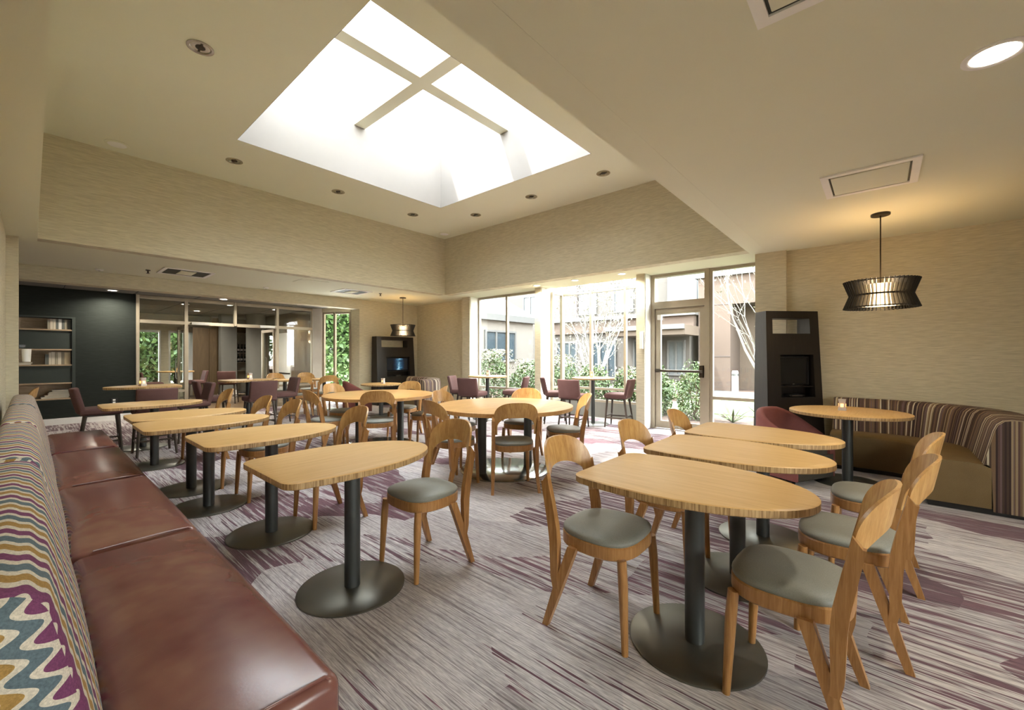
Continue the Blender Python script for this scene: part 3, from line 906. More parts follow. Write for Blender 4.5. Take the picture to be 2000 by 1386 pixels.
# ------------------------------------------------------------------ maroon banquette
bq = thing('banquette', 'long maroon leather banquette with zigzag patterned back along the left wall', 'banquette', (0,0,0))
ys = [1.10, 2.60, 4.02, 5.48, 6.88]
MB().box(.06,.50,1.14,6.84,0,.09).build('plinth', M['black'], bq)
for a,b in zip(ys[:-1], ys[1:]):
    cy, hy = (a+b)/2, (b-a)/2
    s_ = MB().rbox(.335,cy,.262,.228,hy-.003,.172,.040,4,(.012,0,.006,.006,.042,0),6).build('seat_cushion', M['leather'], bq, 60)
    for yy in (a+.012,):
        MB().tube([(.18,yy+.010,.436),(.36,yy+.008,.442),(.52,yy+.012,.436),(.553,yy+.012,.405)],.0045,6).build('welt', M['leather'], s_, 60)
    def lean(q, cy=cy):
        z = q[2]+.28
        return [q[0] - .20*(z) + .04*(z)**2*0, q[1], q[2]]
    MB().rbox(.052,cy,.60,.078,hy-.010,.285,.052,4,(.018,.01,.0,.0,.022,0),6,fn=lean).build('back_cushion', M['zigzag'], bq, 60)

# ------------------------------------------------------------------ curved booths
def make_booth(label, C, ya, xe):
    """straight leg at +x side from ya down to C.y, quarter turn, straight leg towards -x ending at xe"""
    bt = thing('curved_booth', label, 'booth', (C[0],C[1],0), group='curved booths with striped backs')
    L1 = ya - C[1]; L2 = max(C[0]-xe, 0.0)
    def pos(s_, r):
        """s_: 0..L1 straight, then 0..1 arc, then L2 straight; given as (seg, value)"""
        seg, v = s_
        if seg == 0: return (r, L1 - v)
        if seg == 1:
            a = v*PI/2; return (r*math.cos(a), -r*math.sin(a))
        return (-v, -r)
    def ulen(s_):
        seg, v = s_
        if seg == 0: return v
        if seg == 1: return L1 + v*1.1
        return L1 + 1.1 + v
    def samples(s0, s1):
        full = [(0,L1*k/4) for k in range(5)] + [(1,k/14) for k in range(1,15)] + ([(2,L2*k/4) for k in range(1,5)] if L2 > 0 else [])
        key = lambda q: q[0]*10 + q[1]
        return [s0] + [q for q in full if key(s0)+.02 < key(q) < key(s1)-.02] + [s1]
    def sweep(name, prof, s0, s1, mat_, gap=.004):
        sm = samples(s0, s1)
        m = MB(); n = len(prof); uv = []
        per = [0]
        for i, s_ in enumerate(sm):
            for (r, z) in prof:
                x, y = pos(s_, r)
                m.v.append((x,y,z)); uv.append((ulen(s_), z))
        for i in range(len(sm)-1):
            for k in range(n):
                j = (k+1)%n
                m.f.append((i*n+k, i*n+j, (i+1)*n+j, (i+1)*n+k)); m.m.append(0)
        # end caps with their own uv (stripes run upright across the end)
        for i, flip in ((0,False),(len(sm)-1,True)):
            k0 = len(m.v)
            for (r, z) in prof:
                x, y = pos(sm[i], r); m.v.append((x,y,z)); uv.append((r*1.0+3.3, z))
            f = list(range(k0, k0+n))
            m.f.append(tuple(f if flip else reversed(f))); m.m.append(0)
        return m.build(name, mat_, bt, 50, uvs=uv)
    seat = [(.21,.05),(.20,.06),(.20,.375),(.205,.392),(.22,.402),(.40,.412),(.60,.405),(.62,.38),(.62,.05)]
    back = [(.575,.40),(.60,.52),(.635,.68),(.655,.735),(.69,.768),(.74,.778),(.90,.772),(.945,.755),(.965,.70),(.985,.03),(.63,.03),(.62,.38)]
    e0 = (0,0.0); e1 = (2,L2) if L2 > .02 else (1,1.0)
    if L2 > .02:
        cuts_s = [e0,(1,.03),(1,.97),e1]; cuts_b = [e0,(1,.22),(1,.9),e1]
    else:
        cuts_s = [e0,(1,.03),e1]; cuts_b = [e0,(1,.22),e1]
    for a,b in zip(cuts_s[:-1],cuts_s[1:]): sweep('seat', seat, a, b, M['booth'])
    for a,b in zip(cuts_b[:-1],cuts_b[1:]): sweep('back', back, a, b, M['stripe'])
    sweep('plinth', [(.25,0),(.25,.05),(.95,.05),(.95,0)], (0,.02), ((2,L2-.02) if L2 > .02 else (1,.98)), M['black'])
    return bt
make_booth('brown curved booth with striped back along the right wall', (5.86,-.06), .44, 5.14)
make_booth('brown curved booth with striped back, half hidden behind the farther round table', (5.52,8.30), 8.90, 5.52)

# ------------------------------------------------------------------ tub chairs
def make_tub(label):
    t = thing('tub_chair', label, 'armchair', group='rose tub chairs')
    N = 28; rings = []
    for i in range(N+1):
        a = i/N
        # U path, front right -> back -> front left
        if a < .28: q = a/.28; x, y = .33, .32 - .36*q
        elif a > .72: q = (1-a)/.28; x, y = -.33, .32 - .36*q
        else:
            th = -PI*(a-.28)/.44
            x, y = .33*math.cos(th), -.04 + .29*math.sin(th)
        nx, ny = (1,0) if a < .28 else ((-1,0) if a > .72 else (math.cos(-PI*(a-.28)/.44), math.sin(-PI*(a-.28)/.44)))
        b = max(0, min(1, (.32 - y)/.62))
        top = .43 + .33*b**.9
        w = .085
        r = []
        for (o_, z) in ((0,.05),(.012,top*.6),(.008,top-.03),(-.012,top-.006),(-w/2,top+.004),(-w+.012,top-.008),(-w,top-.03),(-w,.06)):
            r.append((x+nx*o_, y+ny*o_, z))
        rings.append(r)
    MB().loft([list(reversed(r)) for r in rings]).build('shell', M['pink'], t, 50)
    MB().rbox(0,.03,.345,.245,.28,.075,.045,3,(0,0,.01,0,.02,0)).build('seat_cushion', M['tubgrey'], t, 60)
    MB().rbox(0,.295,.175,.31,.03,.125,.012,2).build('front_panel', M['tubgrey'], t, 60)
    MB().box(-.24,.24,-.2,.26,.05,.27).build('seat_base', M['tubgrey'], t)
    for sx in (-1,1):
        for y in (.22,-.22): MB().lathe([(.016,0),(.02,.052)],10,(sx*.24,y)).build('foot', M['black'], t, 40)
    return t
tub = make_tub('dusty rose tub chair between the three tables and the near television tower')
tub.location = (5.35,.74,0); tub.scale = (.88,.88,.95); tub.rotation_euler = (0,0,face(-.45,-.9))
dup(tub, (4.88,8.98,0), face(.9,-.3), 'plum-rose tub chair beside the far booth table, mostly hidden')

# ------------------------------------------------------------------ television towers
def make_tower(label, loc, rz, W, H, D, playing=False, sc=1.0):
    t = thing('television_tower', label, 'cabinet', loc, rz, 'dark television towers')
    # local: front faces -y, width along x; bottom deeper than the top, slightly wider
    def yf(z): return -.10*(1-z/H)
    def xw(z): return W/2 + .03*(1-z/H)
    def slabq(x0_,x1_,z0_,z1_,yb):
        """front board between heights, x given as share of half width"""
        vs = []
        for z in (z0_,z1_):
            for (xs_,yy) in ((x0_,yf(z)),(x1_,yf(z)),(x1_,yb),(x0_,yb)):
                vs.append((xs_*xw(z), yy, z))
        return vs, [(3,2,1,0),(4,5,6,7),(0,1,5,4),(1,2,6,5),(2,3,7,6),(3,0,4,7)]
    fr = MB()
    def q(a,b,c_,d,yb=.0): fr.add(*slabq(a,b,c_*H,d*H,yb))
    q(-1,1,.95,1.0,D)
    q(-1,-.76,.845,.95,D); q(.66,1,.845,.95,D)
    q(-1,1,.70,.845,.03)
    q(-1,-.50,.41,.70,.03); q(.74,1,.41,.70,.03)
    q(-1,1,0,.41,.03)
    fr.build('front_board', M['espresso'], t)
    bd = MB()
    for sx in (-1,1):
        vs = []
        for z in (0,.845*H):
            a = sx*(xw(z)-.002); b = sx*(xw(z)-.03)
            vs += [(a,.031,z),(b,.031,z),(b,D,z),(a,D,z)]
        bd.add(vs, [(3,2,1,0),(4,5,6,7),(0,1,5,4),(1,2,6,5),(2,3,7,6),(3,0,4,7)] if sx < 0 else [(0,1,2,3),(7,6,5,4),(4,5,1,0),(5,6,2,1),(6,7,3,2),(7,4,0,3)])
    bd.box(-W/2+.03,W/2-.03,D-.03,D-.005,0,.845*H)
    bd.build('carcass', M['espresso'], t)
    nx = .62*xw(.5*H); cx = .12*xw(.5*H)
    MB().box(cx-nx,cx+nx,-.03,D-.031,.485*H-.012,.485*H).build('shelf', M['espresso'], t)
    MB().box(cx-nx,cx+nx,-.05,D-.031,.41*H-.012,.41*H).build('shelf', M['espresso'], t)
    tv = thing('television', ('television showing a dark blue picture in the far tower' if playing else 'switched-off television in the near tower by the booth'), 'television', (0,0,0), 0, 'televisions')
    tv.location = Vector(loc) + Matrix.Rotation(rz,3,'Z') @ Vector((cx,.035,.485*H)); tv.rotation_euler = (0,0,rz)
    hw = nx - .012; th = .215*H - .03
    MB().rbox(0,.015,th/2+.012,hw,.022,th/2,.008,2).build('bezel', M['black'], tv, 40)
    if playing:
        n = NT('blue_picture')
        co = n.coords('Generated')
        v = n.noise(co, 6, 4, .6, .8); x_, y_, z_ = n.sep(co)
        d = n.math('SUBTRACT', 1.0, n.math('MULTIPLY', n.math('ABSOLUTE', n.math('SUBTRACT', x_, .58)), 3.2), clamp=True)
        lo = n.math('MULTIPLY', v, n.math('MULTIPLY_ADD', d, .9, .25))
        col = n.ramp(lo, [(.18,(.003,.005,.008)),(.38,(.01,.03,.06)),(.55,(.05,.16,.26)),(.8,(.5,.8,.9))])
        n.base((.01,.01,.01), .2); n.setin(n.b.inputs['Emission Color'], col); n.b.inputs['Emission Strength'].default_value = .10
        scr = n.mat
    else: scr = M['screen']
    MB().box(-hw+.022,hw-.022,-.0095,-.008,.035,th-.012).build('screen', scr, tv)
    MB().box(-hw*.5,hw*.5,-.004,.04,-.0,.008).build('stand', M['black'], tv)
    MB().box(-.012,.012,-.0092,-.008,.020,.027).build('badge', M['alu'], tv)
    bx = thing('media_box', 'small glossy media box under the ' + ('far' if playing else 'near') + ' television', 'media box', (0,0,0), 0)
    bx.location = Vector(loc) + Matrix.Rotation(rz,3,'Z') @ Vector((cx+.03,.06,.41*H)); bx.rotation_euler = (0,0,rz)
    MB().rbox(0,0,.014,.10,.06,.014,.006,2).build('case', M['black'], bx, 40)
    MB().box(-.07,.07,-.0605,-.0595,.010,.016).build('front_strip', M['alu'], bx)
    return t
tf = (6.4525,.8585)
make_tower('tapered dark brown television tower between the window and the near booth', (tf[0],tf[1],0), face(.707,.707), .70, 1.87, .21)
make_tower('dark television tower against the far grasscloth wall', (6.50,9.88,0), 0, 1.14, 1.80, .22, True)

# ------------------------------------------------------------------ pendant lamps
def area(name, loc, r, watts, col, spread=160):
    l = bpy.data.lights.new(name, 'AREA'); l.shape = 'DISK'; l.size = 2*r; l.energy = watts; l.color = col; l.spread = R(spread)
    o = bpy.data.objects.new(name, l); o.location = loc; COL.objects.link(o); return o
def point(name, loc, watts, col, r=.06):
    l = bpy.data.lights.new(name, 'POINT'); l.energy = watts; l.color = col; l.shadow_soft_size = r
    o = bpy.data.objects.new(name, l); o.location = loc; COL.objects.link(o); return o
def make_pendant(label, loc):
    t = thing('pendant_lamp', label, 'pendant lamp', loc, group='black slatted pendant lamps')
    z = loc[2]
    zb, zm, zt = 1.78-z, 1.915-z, 2.06-z
    MB().lathe([(.075,-.022),(.078,-.018),(.078,0)],28).build('canopy', M['bronze'], t, 40)
    MB().lathe([(.006,zt-.05),(.006,-.02)],10).build('rod', M['bronze'], t, 40)
    for k in range(4):
        a = k*PI/2+.3
        MB().tube([(0,0,zm+.07),(.17*math.cos(a),.17*math.sin(a),zm+.07)],.004,6).build('spoke', M['bronze'], t, 40)
    def ring(r0, r1, z0, z1, name):
        MB().lathe([(r0,z0),(r1,z0),(r1,z1),(r0,z1),(r0,z0)],56,cap=False).build(name, M['black_metal'], t, 40)
    ring(.215,.222,zm-.008,zm+.008,'ring')
    ring(.262,.268,zt-.016,zt-.006,'ring'); ring(.262,.268,zb+.006,zb+.016,'ring')
    # one slat: hourglass fin, shared by all
    sl = MB()
    prof = [(.245,zt),(.305,zt),(.255,zm),(.305,zb),(.245,zb),(.205,zm)]
    vs = [(r,-.0022,zz) for r,zz in prof] + [(r,.0022,zz) for r,zz in prof]
    sl.add(vs, [(0,1,2,5),(5,2,3,4),(11,8,7,6),(10,9,8,11),(0,6,7,1),(1,7,8,2),(2,8,9,3),(3,9,10,4),(4,10,11,5),(5,11,6,0)])
    s0 = sl.build('slat', M['black_metal'], t)
    for k in range(1,52):
        s_ = s0.copy(); COL.objects.link(s_); s_.rotation_euler = (0,0,2*PI*k/52)
    MB().lathe([(.172,zb+.03),(.176,zb+.03),(.176,zm+.10),(.172,zm+.10),(.172,zb+.03)],40,cap=False).build('shade', M['shade'], t, 50)
    MB().lathe([(.170,zb+.034),(.170,zb+.038)],40).build('diffuser', M['shade'], t, 50)
    point('pendant_bulb', (loc[0],loc[1],2.06), .55, (1,.70,.40), .05)
    point('pendant_bulb', (loc[0],loc[1],1.76), .28, (1,.70,.40), .05)
make_pendant('black slatted pendant lamp glowing above the near booth table', (5.69,0,ZC))
make_pendant('black slatted pendant lamp glowing before the far television tower', (6.10,8.95,ZC))

# ------------------------------------------------------------------ ceiling fittings
def downlight(label, x, y, z, r, lit, w=0, group='recessed downlights'):
    t = thing('downlight', label, 'downlight', (x,y,z), group=group)
    MB().lathe([(r,-.001),(r+.028,-.001),(r+.028,-.007),(r+.010,-.010),(r,-.006),(r,-.001)],32,cap=False).build('trim_ring', M['white'] if lit else M['chrome'], t, 40)
    if lit:
        MB().lathe([(r,-.005),(r,-.002)],32).build('lens', M['lamp'], t, 40)
        area('downlight_lamp', (x,y,z-.02), r, w, (1,.92,.78), 150)
    else:
        MB().lathe([(r,-.0005),(r*.8,-.0012),(r*.55,-.0008)],32).build('reflector', M['chrome'], t, 40)
        MB().lathe([(r*.5,-.004),(r*.5,-.0015)],20).build('bulb', M['bronze'], t, 40)
        MB().box(-.008,.008,-r*.8,r*.8,-.006,-.0045).build('bulb_clip', M['bronze'], t)
WL = ['unlit chrome downlight beside the skylight over the first banquette tables','unlit chrome downlight left of the skylight, near the speaker grille','unlit chrome downlight below the middle of the skylight edge','unlit chrome downlight left of the far well corner',
      'unlit chrome downlight right of the far well corner','unlit chrome downlight on the window side of the skylight, middle','unlit chrome downlight on the window side of the skylight, nearest the camera']
for (x,y),lab in zip(((1.0,4.59),(1.9,6.9),(3.41,6.88),(4.93,6.9),(5.75,5.98),(5.73,4.57),(5.71,3.16)), WL):
    downlight(lab, x, y, ZW, .075, False)
downlight('large glowing downlight at the upper right of the low ceiling', 3.03, -.41, ZC, .085, True, 1.6)
for y,lab in ((5.33,'left'),(4.40,'middle'),(3.43,'right')):
    downlight(lab + ' of three small glowing downlights over the window wall', 6.86, y, ZC, .055, True, 2.2)
for x,y,lab in ((1.04,11.22,'glowing downlight washing the dark green wall'),(2.85,11.1,'glowing downlight just before the glass doors'),
                (2.5,12.9,'glowing downlight behind the left pane of the partition'),(3.3,12.3,'glowing downlight just behind the door transom'),
                (3.1,14.6,'deeper glowing downlight above the open doors'),(4.45,12.6,'glowing downlight behind the right pane of the partition')):
    downlight(lab, x, y, 2.565, .065, True, 2.5, 'downlights in the tile ceiling')
def speaker(label, x, y, z):
    t = thing('ceiling_speaker', label, 'speaker', (x,y,z), group='ceiling speakers')
    MB().lathe([(.125,-.001),(.125,-.008),(.105,-.014)],32).build('rim', M['ceil'], t, 40)
    MB().lathe([(.095,-.0145),(.09,-.0175)],32).build('grille', M['white'], t, 40)
speaker('round ceiling speaker at the left end of the raised ceiling', .74, 7.5, ZW)
speaker('small round ceiling speaker in the far corner of the raised ceiling', 6.17, 7.44, ZW)
def diffuser(label, x, y, w, z=ZC, lite=False):
    t = thing('air_diffuser', label, 'air vent', (x,y,z), group='square ceiling air diffusers')
    h = w/2
    m = MB()
    for s in (-1,1):
        m.box(-h,h,s*h,s*(h-.05),-.014,-.001); m.box(s*h,s*(h-.05),-h+.05,h-.05,-.014,-.001)
    m.build('frame', M['white'], t)
    MB().box(-h+.051,h-.051,-h+.051,h-.051,-.004,-.001).build('recess_shade', M['greenpanel'], t)  # dark sheet stands for the shade inside an uncut recess
    MB().rbox(0,0,-.010,h-(.24 if lite else .072),h-(.16 if lite else .064),.006,.005,2).build('plaque', M['ceil'], t, 40)
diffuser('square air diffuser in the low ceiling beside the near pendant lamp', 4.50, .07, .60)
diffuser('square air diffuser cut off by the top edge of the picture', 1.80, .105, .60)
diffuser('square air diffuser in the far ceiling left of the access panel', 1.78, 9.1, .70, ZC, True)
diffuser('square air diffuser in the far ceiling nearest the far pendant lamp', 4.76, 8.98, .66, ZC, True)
struct(MB().box(5.20,5.76,10.45,11.75,2.56,2.75).build('ceiling_soffit', M['ceil']))
tag(MB().box(3.35,3.85,8.15,8.6,ZC-.010,ZC-.001).build('access_panel', M['ceil']), 'flush square access panel in the far low ceiling', 'access panel')
def sprinkler(label, x, y, z):
    t = thing('sprinkler_head', label, 'sprinkler', (x,y,z), group='sprinkler heads')
    MB().lathe([(.035,-.001),(.03,-.012),(.012,-.014),(.010,-.05)],16).build('body', M['bronze'], t, 40)
    MB().lathe([(.026,-.060),(.026,-.056)],12).build('deflector', M['bronze'], t, 40)
    MB().box(-.012,-.008,-.003,.003,-.057,-.03).box(.008,.012,-.003,.003,-.057,-.03).build('yoke', M['bronze'], t)
sprinkler('bronze sprinkler head beside the left far air diffuser', 1.30, 9.3, ZC)
sprinkler('bronze sprinkler head beside the far pendant lamp', 5.35, 8.75, ZC)
def detector(label, x, y, z):
    t = thing('smoke_detector', label, 'detector', (x,y,z), group='ceiling detectors')
    MB().lathe([(.055,-.001),(.055,-.014),(.042,-.028)],24).build('housing', M['white'], t, 40)
    MB().lathe([(.016,-.0285),(.014,-.034)],14).build('sensor', M['alu'], t, 40)
detector('small white detector on the far ceiling above the dark wall', .75, 9.8, ZC)
detector('small white detector on the far ceiling before the beam', 3.28, 9.8, ZC)

# ------------------------------------------------------------------ candles
def make_candle(label):
    t = thing('candle_holder', label, 'candle', group='votive candle holders')
    def sq(h, z): return [(-h,-h,z),(h,-h,z),(h,h,z),(-h,h,z)]
    MB().loft([sq(.034,0),sq(.034,.012),sq(.030,.03),sq(.026,.075),sq(.031,.115)], cap=True).build('glass', M['frost'], t, 30)
    MB().lathe([(.0005,.035),(.016,.040),(.017,.062),(.0005,.080)],14).build('glow', M['flame'], t, 50)
    for s in (-1,1):
        MB().box(-.013,.013,s*.0300,s*.0318,.036,.070).build('lit_face', M['flame'], t)
        MB().box(s*.0300,s*.0318,-.013,.013,.036,.070).build('lit_face', M['flame'], t)
    return t
cd = make_candle('frosted votive candle on the near booth table'); cd.location = (5.56,.30,.7301)
for p, lab in (((1.04,7.85,.8701),'frosted votive candle on the counter table by the dark wall'),((2.58,8.5,.8701),'frosted votive candle on the counter table by the glass doors'),
               ((5.03,8.12,.6901),'frosted votive candle on the far booth table'),((7.06,4.15,.8801),'frosted votive candle on the glass bay table'),((6.22,6.1,.8801),'frosted votive candle on the left window counter table')):
    dup(cd, p, .3, lab)
# ------------------------------------------------------------------ book niche
bc = thing('bookcase', 'built-in bookcase with open tan niches in the dark green wall', 'bookcase', (-.04,DY,0))
MB().box(-.58,.58,.30,.32,.47,2.03).build('back_panel', M['tanpanel'], bc)
for z0_,z1_ in ((1.765,1.79),(1.395,1.42),(1.105,1.13),(.765,.79),(.47,.495)):
    MB().box(-.555,.555,0,.30,z0_,z1_).build('shelf', M['tanpanel'], bc)
for z0_,z1_ in ((1.42,1.765),(.79,1.105)):
    MB().box(-.555,.555,.02,.30,z0_,z1_).build('door_panel', M['greenpanel'], bc)
MB().box(.555,.60,-.006,.30,.47,2.03).build('side', M['greenpanel'], bc)
MB().box(-.60,-.555,-.006,.30,.47,2.03).build('side', M['greenpanel'], bc)
MB().box(-.555,.555,-.006,.30,2.0,2.03).build('head', M['greenpanel'], bc)
BC = [(.55,.50,.40),(.10,.11,.10),(.45,.36,.22),(.62,.60,.55),(.20,.17,.12),(.30,.27,.20),(.40,.14,.06)]
BM = [plain('book_cloth', c_, .6) for c_ in BC]
pages = plain('book_pages', (.62,.58,.48), .8)
COLN = ['cream','black','tan','white','brown','grey-brown','rust']
def book(label, x, y, z, w, h, d, ci, lying=False, group=None):
    """w spine thickness, h height, d depth"""
    t = thing('book', label, 'book', (x,y,z), 0, group)
    if lying:
        MB().box(-h/2,h/2,0,d,0,.004).box(-h/2,h/2,0,d,w-.004,w).box(-h/2,h/2,d-.004,d,.004,w-.004).build('cover', BM[ci], t)
        MB().box(-h/2+.004,h/2-.004,.006,d-.004,.004,w-.004).build('page_block', pages, t)
    else:
        MB().box(0,.004,0,d,0,h).box(w-.004,w,0,d,0,h).box(.004,w-.004,0,.004,0,h).build('cover', BM[ci], t)
        MB().box(.004,w-.004,.004,d-.006,.003,h-.006).build('page_block', pages, t)
ORD = ['leftmost','second','third','fourth','fifth','sixth','seventh','rightmost']
x = .20
for k, ci in enumerate((5,0,0,1,3,1,5,1)):
    w = (.030,.036,.034,.03,.04,.032,.036,.045)[k]
    book('%s of the upright books on the top shelf, %s spine' % (ORD[k], COLN[ci]), x, DY+.05, 1.79, w, (.17,.19,.19,.185,.195,.19,.185,.18)[k], .16, ci, False, 'upright books on the top shelf'); x += w+.003
x = .17
for k, ci in enumerate((1,0,0,5,0,4,2)):
    w = (.045,.03,.045,.03,.045,.035,.075)[k]
    book('%s of the upright books on the middle shelf, %s spine' % (ORD[k], COLN[ci]), x, DY+.05, 1.13, w, (.19,.225,.235,.23,.23,.235,.225)[k], .16, ci, False, 'upright books on the middle shelf'); x += w+.003
def stack(n, x, z, h, labels, hgt=.028):
    for k in range(n):
        book(labels % ORD[k], x + .012*((k*7)%3-1) + .02*k, DY+.06, z + k*(hgt+.001), hgt, h - .025*k, .20, (3,0,3,5,3,0)[k], True, 'books lying in stacks')
stack(2, -.10, 1.13, .22, '%s from below of two books lying in the middle of the middle shelf', .022)
stack(2, -.36, 1.13, .22, '%s from below of two books lying at the left of the middle shelf', .022)
stack(5, .31, .495, .36, '%s from below of five pale books stacked on the bottom shelf', .030)
out = thing('wall_outlet', 'black wall outlet with white sockets low on the dark green wall', 'outlet', (1.10,DY-.001,.38))
MB().rbox(0,-.004,0,.055,.005,.06,.004,2).build('plate', M['black'], out, 40)
for z in (-.025,.025): MB().rbox(0,-.010,z,.02,.003,.016,.002,2).build('socket', M['white'], out, 40)
wl_ = thing('wall_lamp', 'small white wall lamp at the end of the left wall', 'wall lamp', (-.098,8.0,1.30), 0)
MB().box(0,.05,-.02,.02,.10,.13).build('bracket', M['black'], wl_)
MB().lathe([(.035,-.08),(.042,.08)],20,(.06,0)).build('lamp_shade', M['white'], wl_, 40)

# ------------------------------------------------------------------ things in the room behind the partition
rt = dup(wt, (2.55,14.2,0), 0, 'counter-height table in the room behind the partition', 'round counter tables behind the partition')
for p, f_, lab in (((2.05,14.1),(1,0),'plum stool seen through the left pane of the partition, left of the far table'),((3.0,14.3),(-1,0),'plum stool seen through the partition, right of the far table'),((3.55,13.4),(.5,1),'dark stool just inside the open glass doors')):
    dup(st0, (p[0],p[1],0), face(*f_), lab, 'stools behind the partition')
dup(cd, (2.60,14.15,.8801), .2, 'votive candle glowing on the table behind the partition')
bs = thing('bar_shelf', 'back-bar shelving with bottles seen between pier and column', 'shelf', (4.70,16.85,0))
for z in (.02,.75,1.05,1.38,1.72): MB().box(-.33,.33,-.14,.14,z,z+.025).build('shelf_board', M['alu'], bs)
MB().box(-.33,.33,.13,.145,.02,2.1).build('back_panel', plain('pale_back_panel', (.55,.53,.45), .4), bs)  # plain pale panel colour
for sx in (-1,1): MB().box(sx*.33,sx*.35,-.14,.14,0,2.1).build('upright', M['black'], bs)
bot = None
gl_b = plain('dark_bottle_glass', (.015,.02,.015), .12)
for row, z in enumerate((1.405,1.075)):
    for k in range(6):
        lab = '%s dark bottle on the %s back-bar shelf' % (ORD[k], ('upper','lower')[row])
        p = (4.45+k*.10, 16.8, z)
        if bot is None:
            bot = thing('bottle', lab, 'bottle', p, group='bottles on the back bar')
            MB().lathe([(.034,0),(.036,.01),(.036,.16),(.014,.21),(.013,.275)],16).build('body', gl_b, bot, 40)
            MB().lathe([(.0365,.05),(.0365,.12)],16,cap=False).build('bottle_label', M['white'], bot, 40)
            MB().lathe([(.015,.265),(.015,.285)],12).build('cap', M['black'], bot, 40)
        else: dup(bot, p, k, lab)

# ------------------------------------------------------------------ outside
ext = dict(
 cream = plain('cream_stucco', (.056,.048,.041), .9, vary=.03), mauve = plain('mauve_stucco', (.052,.039,.035), .9, vary=.03),
 peach = plain('peach_stucco', (.054,.036,.026), .9, vary=.03), fascia = plain('white_fascia', (.068,.066,.063), .7),
 roof = wood_mat('grey_roof_tiles', (.045,.052,.058),(.055,.063,.069),(.068,.076,.081),(3,.5,3), .8, 0), glass = plain('dark_window_glass', (.03,.04,.047), .08, vary=.1),
 curtain = plain('window_curtain', (.055,.063,.066), .6, vary=.1), brownsoffit = plain('brown_canopy', (.065,.045,.03), .8))
gm = NT('mulch_ground'); v_ = gm.noise(gm.coords(), 22, 4, .7); gm.base(gm.ramp(v_, [(.3,(.036,.020,.012)),(.55,(.066,.038,.025)),(.75,(.10,.072,.053))]), .95); gm.bump(v_, .6, .03)
gg = NT('lawn'); v_ = gg.noise(gg.coords(), 40, 4, .7); gg.base(gg.ramp(v_, [(.3,(.05,.075,.025)),(.55,(.085,.115,.042)),(.75,(.14,.155,.075))]), .95); gg.bump(v_, .5, .02)
pv = plain('pale_paving', (.085,.082,.079), .9)
struct(MB().box(7.96,60,-30,10.3,-.16,-.03).box(7.41,60,10.36,60,-.16,-.03).box(-30,7.41,17.21,60,-.16,-.03).box(-30,7.96,-30,-3.42,-.16,-.03).build('ground_mulch', gm.mat), 'mulch planting bed outside the windows')
struct(MB().box(10.2,14.6,-6,4.3,-.03,-.012).build('ground_lawn', gg.mat), 'lawn outside the patio door')
struct(MB().box(14.6,16.9,-8,9,-.03,-.015).build('ground_path', pv), 'pale path in the courtyard')
def win(parent, axis, c_, a0, a1, z0, z1, glassm, bars=1):
    """window in a plane of constant x or y, proud of the wall by its frame"""
    w = .07
    def bx(a,b,z_0,z_1,dp,off,nm,mm,par):
        m = MB()
        if axis == 'x': m.box(c_-off-dp,c_-off,a,b,z_0,z_1)
        else: m.box(a,b,c_-off-dp,c_-off,z_0,z_1)
        return m.build(nm, mm, par)
    f = bx(a0,a1,z0,z0+w,.08,0,'window', ext['fascia'], parent)
    bx(a0,a1,z1-w,z1,.08,0,'frame_bar', ext['fascia'], f)
    for k in range(bars+2):
        p = a0 + (a1-a0-w)*k/(bars+1)
        bx(p,p+w,z0+w,z1-w,.08,0,'frame_bar', ext['fascia'], f)
    bx(a0+.01,a1-.01,z0+w,z1-w,.02,.01,'pane', glassm, f)
b1 = thing('house_wing', 'low cream wing with grey roof seen through the left window', 'building', (0,0,0), group='courtyard buildings')
MB().box(9.6,13.9,11.0,15,-.03,2.62).build('wall', plain('cream_stucco_lightened', (.115,.101,.087), .9, vary=.03), b1)  # cream lightened in the colour because this wall gets no sun
MB().box(9.4,14.05,10.82,15.1,2.62,2.86).build('fascia', ext['fascia'], b1)
MB().add([(9.4,10.85,2.86),(14.0,10.85,2.86),(13.2,13.2,4.3),(9.4,13.2,4.3),(9.4,15.2,2.86),(14.0,15.2,2.86)],[(0,1,2,3),(3,2,5,4),(1,5,2),(0,3,4),(0,4,5,1)]).build('roof', ext['roof'], b1)
win(b1,'y',11.0,11.0,12.75,1.05,2.25,ext['glass'],2)
b2 = thing('guest_block', 'tall cream guest block behind the courtyard', 'building', (0,0,0), group='courtyard buildings')
MB().box(20,28,-4,26,-.03,9.5).build('wall', plain('cream_stucco_darkened', (.046,.040,.034), .9), b2)  # cream darkened in the colour so the sunlit face keeps its tone
MB().box(19.8,20,12.6,14.2,-.03,9.5).build('pier', ext['mauve'], b2)
MB().box(19.85,20,5.2,7.6,-.03,9.5).build('pier', ext['fascia'], b2)
for y in (9.9,12.0,16.0,18.6,3.6,5.75): 
    win(b2,'x',19.85 if 5.2 < y < 7.6 else 20,y-.55,y+.55,3.5,4.9,ext['curtain'],1)
    if y > 8: win(b2,'x',20,y-.55,y+.55,6.6,8.0,ext['curtain'],1)
b3 = thing('entrance_wing', 'single-storey peach wing with canopy in the courtyard centre', 'building', (0,0,0), group='courtyard buildings')
MB().box(16.9,19.7,5.6,12.5,-.03,2.75).build('wall', ext['cream'], b3)
MB().box(16.75,19.7,5.4,12.6,2.30,2.86).build('fascia_band', ext['peach'], b3)
MB().box(16.6,19.7,5.3,12.7,2.86,3.02).build('parapet', ext['fascia'], b3)
MB().box(15.2,16.75,5.2,8.3,2.05,2.40).build('canopy', ext['brownsoffit'], b3)
MB().box(15.1,15.2,5.2,8.3,2.25,2.42).build('canopy_edge', ext['fascia'], b3)
for y in (9.3,7.3,11.3): win(b3,'x',16.9,y-.6,y+.6,.25,1.95,ext['glass'],2)
